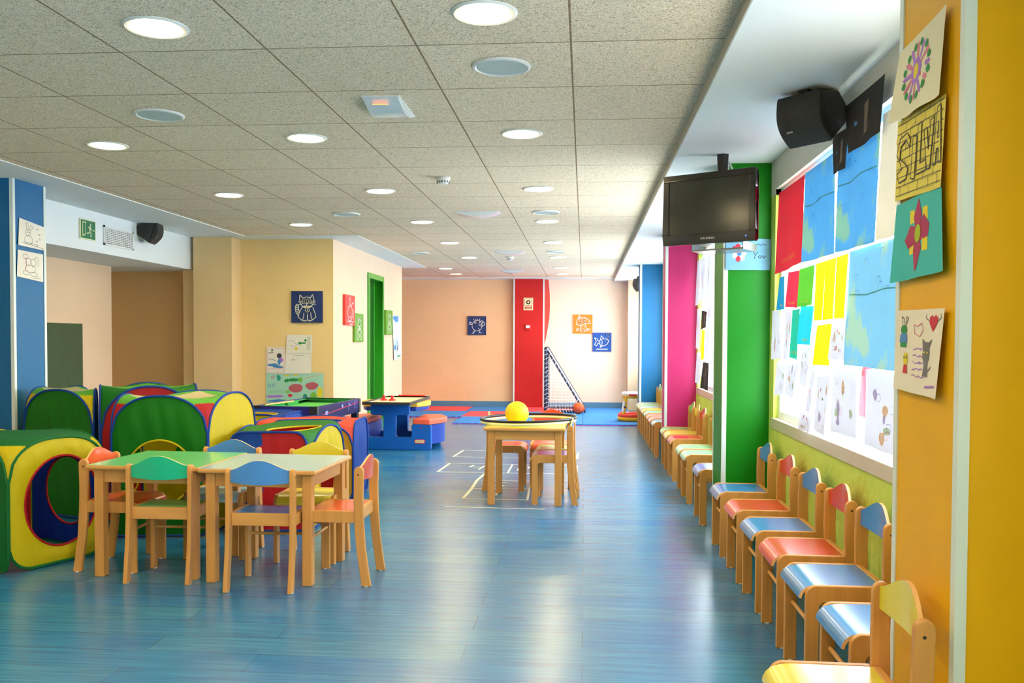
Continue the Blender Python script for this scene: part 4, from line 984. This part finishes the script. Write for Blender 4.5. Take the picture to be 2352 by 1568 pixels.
# sheets on the yellow column (normal -X)
xc = .848
def yc(l): return [(xc, y, z) for y, z in l]
def flower(a):
    for k in range(12):
        an = 2*PI*k/12; a.fill([(.45+.06*math.cos(an-.25), .52+.08*math.sin(an-.25)), (.45+.26*math.cos(an-.10), .52+.34*math.sin(an-.10)), (.45+.30*math.cos(an), .52+.38*math.sin(an)), (.45+.26*math.cos(an+.10), .52+.34*math.sin(an+.10)), (.45+.06*math.cos(an+.25), .52+.08*math.sin(an+.25))], [5, 6][k % 2], .5)
        a.disc(.45+.27*math.cos(an+.26), .52+.34*math.sin(an+.26), .035, .05, 2, k=.8, jit=.2)
    a.disc(.45, .52, .12, .16, 5, k=.7, jit=.1); a.disc(.45, .52, .06, .10, 3, k=1)
sheet('drawing_sheet', 'off-white sheet with a purple and green flower, topmost on the yellow column', yc([(2.468, 1.995), (2.165, 2.01), (2.170, 1.802), (2.502, 1.812)]), (-1, 0, 0), mat('ivory_paper', (228, 222, 188), .8, .03), flower, INK, 'sheets on the yellow column', off=.010, curl=.010)
def silvia(a):
    w = .0022
    for r in range(9):
        v = .06+r*.11; a.line([(0.02, v), (.98, v+.015)], w*.8, 7)
        for c in range(5):
            u = .1+c*.2+(.1 if r % 2 else 0)
            if u < 1: a.line([(u, v), (u, v+.11)], w*.8, 7)
    L = {'S': [(.30, .62), (.22, .72), (.10, .66), (.08, .52), (.20, .44), (.28, .36), (.24, .24), (.08, .22), (.04, .34), (.14, .38), (.10, .46), (.02, .58), (.08, .76), (.24, .80), (.32, .70)],
         'I': [(.36, .22), (.44, .20), (.46, .70), (.38, .72)], 'L': [(.48, .82), (.55, .84), (.54, .36), (.66, .38), (.66, .26), (.48, .24)],
         'V': [(.60, .72), (.66, .74), (.70, .48), (.74, .80), (.80, .82), (.74, .26), (.68, .26)], 'A': [(.80, .28), (.86, .90), (.92, .92), (.98, .28), (.93, .28), (.92, .44), (.87, .44), (.86, .28)], 'a': [(.88, .56), (.90, .74), (.92, .56)]}
    for k, p in L.items():
        if k != 'a': a.fill(p, 9, 1.4)
        a.line(p, w*1.5, 7, closed=True, k=2)
    for (x, y) in ((.33, .84), (.40, .86)): a.line([(x, y), (x+.03, y+.02)], w, 7, k=2)
sheet('drawing_sheet', 'yellow sheet with bubble letters on a brick pattern on the yellow column', yc([(2.492, 1.815), (2.170, 1.805), (2.176, 1.588), (2.492, 1.602)]), (-1, 0, 0), mat('lemon_paper', (226, 208, 92), .8, .02), silvia, INK+[mat('lemon_paper', (226, 208, 92))], 'sheets on the yellow column', off=.006, curl=.004)
def flower2(a):
    for (cx, cy) in ((.38, .76), (.66, .74), (.38, .38), (.66, .38)): a.fill([(cx-.05, cy-.08), (cx+.05, cy-.08), (cx+.05, cy+.08), (cx-.05, cy+.08)], 3, .4)
    a.fill([(.46, .62), (.42, .74), (.52, .96), (.60, .74), (.56, .62)], 9, .8); a.fill([(.44, .42), (.42, .34), (.46, .08), (.50, .10), (.60, .36), (.56, .44)], 9, .8)
    a.fill([(.48, .62), (.34, .66), (.26, .54), (.22, .50), (.30, .38), (.48, .42)], 9, .8); a.fill([(.54, .62), (.64, .74), (.74, .60), (.72, .46), (.54, .42)], 9, .8); a.disc(.52, .53, .065, .11, 10, k=1.3)
sheet('drawing_sheet', 'turquoise sheet with a crimson four-petal flower on the yellow column', yc([(2.483, 1.590), (2.182, 1.600), (2.140, 1.388), (2.487, 1.382)]), (-1, 0, 0), mat('turquoise_card', (60, 184, 178), .8, .03), flower2, INK+[ink('paint_crimson', (168, 34, 88)), ink('paint_olive', (164, 184, 20))], 'sheets on the yellow column', off=.008, curl=.008)
def friends(a):
    w = .0025
    a.fill([(.80, .74), (.72, .84), (.72, .90), (.77, .93), (.80, .90), (.84, .93), (.89, .90), (.88, .83)], 1, 1); a.line([(.72, .86), (.64, .90), (.66, .94)], w, 0); a.line([(.89, .86), (.96, .90), (.94, .94)], w, 0)
    a.disc(.17, .76, .07, .06, 2, k=1); a.line([(.13, .82), (.11, .92), (.16, .9), (.17, .83)], w, 7); a.line([(.20, .82), (.22, .92), (.26, .9), (.21, .82)], w, 7); a.fill([(.08, .60), (.26, .60), (.24, .71), (.10, .71)], 4, 1); a.fill([(.10, .54), (.24, .54), (.24, .60), (.10, .60)], 2, 1)
    a.disc(.24, .40, .06, .08, 3, k=1); a.fill([(.18, .22), (.30, .22), (.28, .33), (.20, .33)], 1, 1); a.disc(.21, .42, .01, .02, 7, k=2); a.disc(.27, .42, .01, .02, 7, k=2)
    a.line([(.42, .72), (.40, .82), (.48, .80), (.56, .84), (.60, .76), (.54, .68)], w, 6, closed=True)
    a.fill([(.60, .66), (.62, .54), (.68, .50), (.74, .54), (.80, .66), (.74, .62), (.66, .62)], 0, 1); a.disc(.69, .48, .07, .11, 0, k=1); a.fill([(.64, .22), (.74, .22), (.73, .38), (.66, .38)], 0, 1); a.line([(.74, .28), (.80, .34)], w*1.5, 0); a.disc(.66, .50, .015, .012, 3, k=2); a.disc(.72, .50, .015, .012, 3, k=2)
    for k in range(5): a.line([(.42+.02*(j % 4)+.035*j, .52-.08*k+.012*((j*7+k) % 3)) for j in range(7)], w*.9, 5)
    a.line([(.7, .10), (.92, .13)], w*2, 5)
sheet('drawing_sheet', 'white sheet with small coloured animals and a winged heart, lowest on the yellow column', yc([(2.462, 1.307), (2.150, 1.302), (2.172, 1.087), (2.465, 1.098)]), (-1, 0, 0), mat('cream_paper', (232, 222, 200), .8, .02), friends, INK, 'sheets on the yellow column', off=.008, curl=.006)
# painting on the green column front
def maria(a):
    w = .004
    a.line([(.05, .93), (.05, .99), (.10, .94), (.13, .99), (.15, .93)], w, 7); a.line([(.2, .93), (.24, .97), (.27, .93), (.33, .98), (.36, .93), (.42, .98), (.45, .93), (.5, .97)], w, 7)
    a.line([(.62, .84), (.68, .78), (.72, .84), (.78, .79), (.84, .84), (.90, .80)], w*.8, 7); a.line([(.60, .60), (.66, .48), (.72, .58), (.66, .48), (.64, .36)], w, 7); a.ell(.76, .42, .03, .04, w, 7); a.line([(.82, .46), (.84, .38), (.90, .46)], w, 7)
    for k in range(7): a.disc(.30+.11*math.cos(k*.9), .54+.20*math.sin(k*.9), .055, .09, [9, 9, 1][k % 3], jit=.1)
    a.disc(.30, .52, .04, .07, 4, k=1.2); a.disc(.42, .74, .045, .07, 1, k=1.2); a.disc(.19, .70, .04, .05, 1, k=1.2)
sheet('painted_paper', 'pale blue painted paper with flower and name across the green column', [(.862, 5.556, 1.862), (1.133, 5.556, 1.850), (1.130, 5.556, 1.662), (.862, 5.556, 1.664)], (0, -1, 0), mat('wash_blue_paper', (120, 176, 204), .8, .12, 14), maria, INK+[ink('soft_white', (226, 226, 226))], off=.004, curl=.003, cat='painting')

# sheets hanging on the big window
WP = [('dark red', (166, 18, 34), [(5.261, 2.083), (4.663, 2.079), (4.657, 1.631), (5.257, 1.614)], 'dark red paper at the far top corner of the window'),
('blue', (70, 150, 206), [(4.646, 2.08), (4.106, 2.076), (4.055, 1.616), (4.621, 1.625)], 'blue painted sheet with faint buildings beside the dark red one'),
('blue', (70, 150, 206), [(4.045, 2.085), (3.48, 2.079), (3.49, 1.605), (4.008, 1.615)], 'blue painted sheet hanging below the black papers'),
('cream', (222, 214, 190), [(3.47, 2.08), (3.10, 2.08), (3.08, 1.602), (3.481, 1.609)], 'cream sheet at the top by the yellow column'),
('black', (26, 22, 26), [(4.109, 2.146), (3.856, 2.128), (3.83, 1.96), (4.039, 1.962)], 'small black paper with a pale smear under the loudspeaker'),
('black', (26, 22, 26), [(3.923, 2.227), (3.413, 2.217), (3.422, 2.005), (3.802, 2.004)], 'large black paper reaching above the window beside the loudspeaker'),
('petrol', (0, 120, 160), [(5.221, 1.591), (5.099, 1.597), (5.035, 1.405), (5.21, 1.406)], 'narrow petrol blue paper under the dark red one'),
('crimson', (206, 30, 56), [(4.994, 1.606), (4.737, 1.597), (4.717, 1.4), (4.993, 1.415)], 'crimson paper in the second row of the window'),
('leaf green', (80, 170, 40), [(4.728, 1.601), (4.425, 1.6), (4.414, 1.403), (4.718, 1.404)], 'leaf green paper beside the crimson one'),
('yellow', (240, 214, 0), [(4.417, 1.603), (4.238, 1.602), (4.224, 1.325), (4.402, 1.325)], 'yellow drawing sheet, farthest of the three side by side'),
('yellow', (240, 214, 0), [(4.231, 1.601), (4.061, 1.601), (4.047, 1.326), (4.217, 1.325)], 'yellow drawing sheet, middle of the three side by side'),
('yellow', (240, 214, 0), [(4.054, 1.6), (3.873, 1.602), (3.853, 1.325), (4.04, 1.326)], 'yellow drawing sheet, nearest of the three side by side'),
('sky blue', (112, 178, 214), [(3.867, 1.605), (3.10, 1.599), (3.09, 1.117), (3.868, 1.126)], 'large sky blue painted sheet low beside the yellow column'),
('sea green', (0, 158, 130), [(4.89, 1.395), (4.717, 1.398), (4.702, 1.127), (4.896, 1.141)], 'wavy sea green paper in the third row'),
('teal', (0, 172, 190), [(4.699, 1.408), (4.43, 1.399), (4.444, 1.207), (4.688, 1.212)], 'teal paper under the leaf green one'),
('yellow', (240, 214, 0), [(4.385, 1.303), (4.129, 1.309), (4.119, 1.116), (4.382, 1.113)], 'single yellow paper below the three yellow sheets'),
('white', (226, 230, 236), [(4.115, 1.318), (3.865, 1.323), (3.875, 1.146), (4.12, 1.145)], 'white sheet with a coloured drawing beside the single yellow one'),
('white', (226, 230, 236), [(5.387, 1.407), (5.21, 1.406), (5.073, 1.131), (5.31, 1.122)], 'white curling sheet at the far left window edge'),
('white', (226, 230, 236), [(5.055, 1.391), (4.9, 1.39), (4.905, 1.127), (5.051, 1.129)], 'narrow white sheet left of the sea green one'),
('white', (226, 230, 236), [(5.251, 1.115), (5.04, 1.12), (5.019, 0.934), (5.228, 0.914)], 'white sheet with tiny dots, leftmost in the bottom row'),
('white', (226, 230, 236), [(4.997, 1.116), (4.72, 1.115), (4.766, 0.919), (4.956, 0.938)], 'white sheet, second from left in the bottom row'),
('white', (226, 230, 236), [(4.688, 1.197), (4.494, 1.198), (4.5, 1.002), (4.677, 1.006)], 'white sheet tucked under the teal paper'),
('white', (226, 230, 236), [(4.49, 1.115), (4.391, 1.115), (4.41, 0.875), (4.511, 0.878)], 'slim white sheet in the bottom row beneath the yellow one'),
('white', (226, 230, 236), [(4.356, 1.057), (4.124, 1.072), (4.152, 0.786), (4.358, 0.806)], 'white sheet with a purple swirl in the bottom row'),
('white', (226, 230, 236), [(4.097, 1.106), (3.758, 1.111), (3.704, 0.829), (4.048, 0.826)], 'white sheet with small circles in the bottom row'),
('white', (226, 230, 236), [(3.617, 1.115), (3.10, 1.114), (3.10, 0.816), (3.587, 0.821)], 'broad white sheet in the bottom row beside the yellow column'),
('white', (226, 230, 236), [(4.678, 0.864), (4.443, 0.868), (4.438, 0.777), (4.664, 0.776)], 'small white scrap low on the glass')]
PM = {}
def scrib(kind, idx):
    rnd = random.Random(idx*13+5)
    def f(a):
        w = .0022
        if kind in ('blue', 'sky blue'):
            for k in range(12): u, v = rnd.uniform(.05, .9), rnd.uniform(.3, .9); a.line([(u, v), (u+.02, v+.06), (u+.06, v+.06), (u+.07, v)], w, 4, k=1.5)
            a.line([(.03, .62), (.3, .60), (.6, .63), (.97, .61)], .006, 9, k=1.2)
        elif kind == 'yellow':
            for k in range(8): u, v = rnd.uniform(.1, .8), rnd.uniform(.1, .85); a.line([(u, v), (u+.08, v+.04), (u+.03, v+.09), (u+.12, v+.11)], w, 8)
        elif kind == 'white':
            for k in range(12):
                u, v = rnd.uniform(.15, .8), rnd.uniform(.15, .8); c = rnd.choice([11, 12, 13, 14]); a.disc(u, v, rnd.uniform(.02, .08), rnd.uniform(.02, .12), c, jit=.3, n=9) if k % 2 else a.ell(u, v, .05, .05, w, c)
        elif kind == 'cream': a.line([(.55, .9), (.45, .7), (.6, .65), (.65, .8), (.5, .6)], .02, 8)
        elif kind == 'black': a.fill([(.45, .2), (.55, .2), (.62, .8), (.5, .75)], 10, .8); a.disc(.25, .5, .04, .05, 4); [a.line([(.3+.05*q, .1+.02*q), (.31+.05*q, .2+.03*q)], w, 10) for q in range(8)]
        else: [a.line([(.2+.07*q, .1), (.24+.07*q, .16), (.25+.07*q, .1)], w, 3) for q in range(8)]
    return f
XW = 1.120
PALE = [mat('pale_pink_ink', (232, 190, 196), .8, transl=.3), mat('pale_lilac_ink', (200, 190, 226), .8, transl=.3), mat('pale_apricot_ink', (240, 206, 170), .8, transl=.3), mat('pale_green_ink', (196, 218, 190), .8, transl=.3)]
for i, (kind, rgb, l, lb) in enumerate(WP):
    if kind not in PM: PM[kind] = mat('window_paper_'+kind.replace(' ', '_'), (206, 210, 228) if kind == 'white' else rgb, .8, .05, 6, transl={'black': 0, 'white': .07, 'cream': .06, 'dark red': .16, 'blue': .09, 'sky blue': .08, 'yellow': .16, 'teal': .12, 'sea green': .12, 'petrol': .12, 'leaf green': .12, 'crimson': .16}.get(kind, .2), blotch={'blue': (118, 172, 150), 'sky blue': (150, 190, 170)}.get(kind))
    p = [(XW, y, z) for (y, z) in l]
    sheet('window_sheet', 'hanging %s' % lb if False else lb+(', on the big window' if len(lb.split()) < 13 and 'window' not in lb else ''), p, (-1, 0, 0), PM[kind], scrib(kind, i), INK+[mat('window_paint_sage', (150, 196, 176), .7, transl=.75), ink('smear_tan', (120, 104, 86))]+PALE, 'sheets on the big window', off=(.014 if kind == 'black' else (i % 3)*.002), curl=.012)
W2 = [('black', [(8.60, 1.522), (8.24, 1.50), (8.17, 1.361), (8.55, 1.340)], 'black paper on the far window between columns, upper'), ('yellow', [(8.582, 1.339), (8.368, 1.336), (8.347, 1.057), (8.498, 1.054)], 'yellow strip on the far window between the two black papers'), ('black', [(8.496, 1.034), (8.086, 1.035), (8.04, .783), (8.508, .786)], 'black paper on the far window, lower'),
      ('white', [(8.98, 2.03), (8.70, 2.03), (8.70, 1.60), (8.95, 1.58)], 'white sheet high on the far window at its far edge'), ('white', [(8.66, 2.02), (8.36, 2.02), (8.36, 1.60), (8.62, 1.62)], 'white sheet high on the far window, second from its edge'), ('white', [(8.30, 2.0), (8.0, 2.0), (8.02, 1.62), (8.28, 1.62)], 'white sheet high on the far window beside the green column'),
      ('white', [(8.96, 1.55), (8.66, 1.54), (8.68, 1.15), (8.93, 1.16)], 'white sheet left of the upper black paper'), ('white', [(8.32, 1.33), (8.06, 1.33), (8.05, 1.07), (8.30, 1.06)], 'white sheet right of the yellow strip'), ('white', [(8.94, 1.12), (8.60, 1.12), (8.62, .80), (8.92, .82)], 'white sheet low at the far edge of the far window'), ('white', [(8.14, 1.58), (7.94, 1.58), (7.94, 1.36), (8.12, 1.36)], 'white sheet right of the upper black paper')]
for i, (kind, l, lb) in enumerate(W2):
    sheet('window_sheet', lb, [(XW, y, z) for (y, z) in l], (-1, 0, 0), PM[kind], scrib(kind, i+40), INK+[mat('window_paint_sage', (150, 176, 130)), ink('smear_tan', (120, 104, 86))]+PALE, 'sheets on the far window', off=.0, curl=.012)

# ------------------------------------------------------------------ parasol outside
pa = thing('closed_parasol', 'closed red parasol on a wheeled green stand seen through the window', 'parasol', (2.55, 8.25, .2))
MB().lathe([(.012, .95), (.02, .90), (.05, .75), (.07, .45), (.065, .36), (.02, .34)], n=14).build('folded_canopy', mat('red_canopy', (210, 24, 50), .7, .2, 8), pa)
MB().cyl((0, 0, .06), .018, .95, 'z').build('pole', M_WHITE, pa)
b = MB(); 
for k in range(4): a = k*PI/2+.4; b.tube([(0, 0, .09), (.34*math.cos(a), .34*math.sin(a), .06)], .016, 8)
b.build('stand', mat('green_metal', (40, 130, 100), .5), pa)
for k in range(4): a = k*PI/2+.4; MB().cyl((.34*math.cos(a), .34*math.sin(a)-.01, .03), .03, .02, 'y').build('wheel', mat('green_wheel', (50, 120, 96), .5), pa)

# ------------------------------------------------------------------ television
tv = thing('television', 'black flat television hung from the ceiling in front of the green column', 'television', (.708, 5.17, 1.985), -math.radians(31))
W_, H_ = .555, .405
b = MB(); w, h = W_/2, H_/2
def frame(b, x0, z0, x1, z1, bw, bb, y0, y1):
    b.box((x0, y0, z0), (x1, y1, z0+bb)); b.box((x0, y0, z1-bw), (x1, y1, z1)); b.box((x0, y0, z0+bb), (x0+bw, y1, z1-bw)); b.box((x1-bw, y0, z0+bb), (x1, y1, z1-bw))
frame(b, -w, -h, w, h, .036, .058, -.025, .02); b.build('bezel', M_BLACK, tv, bevel=.004)
MB().box((-w+.036, -.018, -h+.058), (w-.036, .0, h-.036)).build('screen', mat('dark_screen', (40, 42, 34), .16, .02, spec=.6), tv)
MB().box((-w+.01, .02, -h+.01), (w-.01, .075, h-.01)).build('back_shell', M_BLACK, tv, bevel=.012)
text_mesh('brand_text', 'GRUNDIG', .017, basis((0, -.0256, -h+.03), (1,0,0), (0,0,1), (0,-1,0)), ink('silver_print', (200, 200, 200)), tv, 1.1)
MB().cyl((w-.05, -.0262, -h+.03), .004, .0015, 'y', n=10).build('power_light', mat('blue_led', (40, 80, 255), .4, emit=(40, 80, 255), es=3), tv)
mt = thing('television_bracket', 'ceiling arm and shelf bracket holding the television', 'bracket', (.80, 5.30, 2.0), -math.radians(31))
b = MB(); b.cyl((0, 0, .155), .028, .16, 'z', r2=.036, n=6); b.cyl((0, 0, -.19), .018, .36, 'z', n=12); b.build('ceiling_arm', M_DARK, mt)
b = MB(); b.tube([(-.02, -.02, .19), (.0, -.05, .15), (.05, -.03, .16), (.06, .0, .22), (.03, .02, .27)], .006, 8); b.build('cable', M_WHITE, mt)
b = MB(); b.box((-.17, -.05, -.245), (.15, .16, -.235)); b.box((-.17, -.05, -.235), (-.165, .16, -.20)); b.box((.145, -.05, -.235), (.15, .16, -.20)); b.build('shelf', M_METAL, mt)

# ------------------------------------------------------------------ wedge loudspeakers
def wedge(label, loc, rot, s, hl=.10):
    t = thing('loudspeaker', label, 'loudspeaker', loc)
    t.rotation_euler = rot
    # body: trapezoid in x-z extruded along y ; front face at -x
    body = [(-.0, -.13), (.15, -.085), (.19, .0), (.15, .085), (.0, .13)]
    MB().prism([(p[0]*s, p[1]*s) for p in body], -hl*s, hl*s, 'y').build('cabinet', M_DARK, t, bevel=.012*s)
    n = 8; g = MB(); fr = [(-.002-.055*math.sin(PI*k/n)*1.0, -.135+.27*k/n) for k in range(n+1)]
    g.prism([(p[0]*s, p[1]*s) for p in fr], -(hl+.005)*s, (hl+.005)*s, 'y'); gr = g.build('grille', M_GRILL, t, bevel=.008*s)
    MB().box((-.052*s, .05*s, -.045*s), (-.049*s, .085*s, -.03*s)).build('badge', mat('grey_badge', (150, 150, 150), .3), gr)
    b = MB(); b.box((.04*s, -.03*s, .07*s), (.12*s, .03*s, .165*s)); b.build('bracket', M_DARK, t, bevel=.004)
    return t
wedge('large black wedge loudspeaker under the right ceiling above the big window', (.95, 3.98, 2.19), (0, math.radians(-24), math.radians(40)), .86, .125)
wedge('dark wedge loudspeaker on the white beam right of the air vent', (-4.235, 8.50, 2.275), (0, math.radians(-20), math.radians(188)), .86)
wedge('small dark loudspeaker half hidden by the far blue column', (.83, 14.2, 2.12), (0, math.radians(-14), math.radians(20)), .8)

# ------------------------------------------------------------------ exit sign, air vent, fire sign
ex = thing('exit_sign', 'green emergency exit sign with running figure on the white beam', 'sign', (-4.379, 7.53, 2.10))
MB().box((0, -.12, 0), (.012, .12, .175)).build('plate', M_CREAMT, ex)
MB().box((.012, -.112, .008), (.0135, .112, .167)).build('green_field', M_GREENT, ex)
a = Art((.0135, -.112, .008), (0, .224, 0), (0, 0, .159), (1, 0, 0))
a.line([(.10, .12), (.10, .88), (.34, .88)], .008); a.line([(.10, .12), (.30, .25)], .008); a.line([(.30, .25), (.30, .88)], .006); a.disc(.66, .80, .035, .05); a.line([(.62, .70), (.60, .45)], .02); a.line([(.50, .62), (.62, .68), (.72, .52)], .009); a.line([(.60, .45), (.68, .32), (.66, .14)], .011); a.line([(.60, .45), (.52, .32), (.40, .30)], .011); a.line([(.80, .5), (.92, .5)], .008)
a.build('running_figure', M_CREAMT, ex)
vt = thing('air_vent', 'white slatted air vent on the white beam right of the exit sign', 'vent', (-4.379, 8.06, 2.175))
b = MB(); h1, w1 = .09, .265
b.box((0, -w1, -h1), (.012, w1, -h1+.018)); b.box((0, -w1, h1-.018), (.012, w1, h1)); b.box((0, -w1, -h1), (.012, -w1+.018, h1)); b.box((0, w1-.018, -h1), (.012, w1, h1)); b.build('frame', M_WHITE, vt)
MB().box((0, -w1+.018, -h1+.018), (.002, w1-.018, h1-.018)).build('dark_back', mat('vent_shadow', (96, 96, 88), .8), vt)
b = MB()
for k in range(9): z = -h1+.026+k*.0158; b.box((.003, -w1+.018, z), (.009, w1-.018, z+.009))
for k in range(13): y = -w1+.05+k*.0355; b.box((.002, y, -h1+.018), (.0045, y+.008, h1-.018))
b.build('slats', M_WHITE, vt)
fs_ = thing('fire_alarm_sign', 'cream sign with a red ring symbol high on the red column', 'sign', (-1.02, YB-.12, 1.79))
MB().box((-.087, -.006, 0), (.087, -.001, .225)).build('plate', M_CREAMT, fs_)
a = Art((-.087, -.006, 0), (.174, 0, 0), (0, 0, .225), (0, -1, 0)); a.line([(.14, .36), (.86, .36), (.86, .92), (.14, .92)], .007, closed=True); a.ell(.5, .64, .17, .13, .018); a.fill([(.12, .10), (.88, .10), (.88, .28), (.12, .28)]); a.build('symbol', ink('alarm_red', (190, 50, 40)), fs_)
a = Art((-.087, -.008, 0), (.174, 0, 0), (0, 0, .225), (0, -1, 0)); a.line([(.2, .22), (.8, .22)], .005); a.line([(.25, .15), (.75, .15)], .005); a.build('caption_lines', M_CREAMT, fs_)
al = thing('fire_alarm_button', 'red wall alarm button with a white centre on the red column', 'alarm', (-1.025, YB-.12, 1.43))
MB().box((-.05, -.035, 0), (.05, -.001, .10)).build('housing', mat('alarm_housing', (196, 16, 20), .4), al, bevel=.005)
MB().box((-.034, -.038, .035), (.034, -.035, .085)).build('press_plate', M_WHITE, al)
text_mesh('caption', 'FIRE', .018, basis((0, -.0356, .018), (1,0,0), (0,0,1), (0,-1,0)), M_WHITE, al) if False else None

# ------------------------------------------------------------------ light
w = bpy.data.worlds.new('world'); SC.world = w; w.use_nodes = True
bg = w.node_tree.nodes['Background']; bg.inputs[0].default_value = (*lin((236, 244, 255)), 1); bg.inputs[1].default_value = 10.0
SC.view_settings.view_transform = 'Standard'; SC.view_settings.look = 'None'; SC.view_settings.gamma = 1; SC.view_settings.use_curve_mapping = False
SC.view_settings.exposure = 0.76
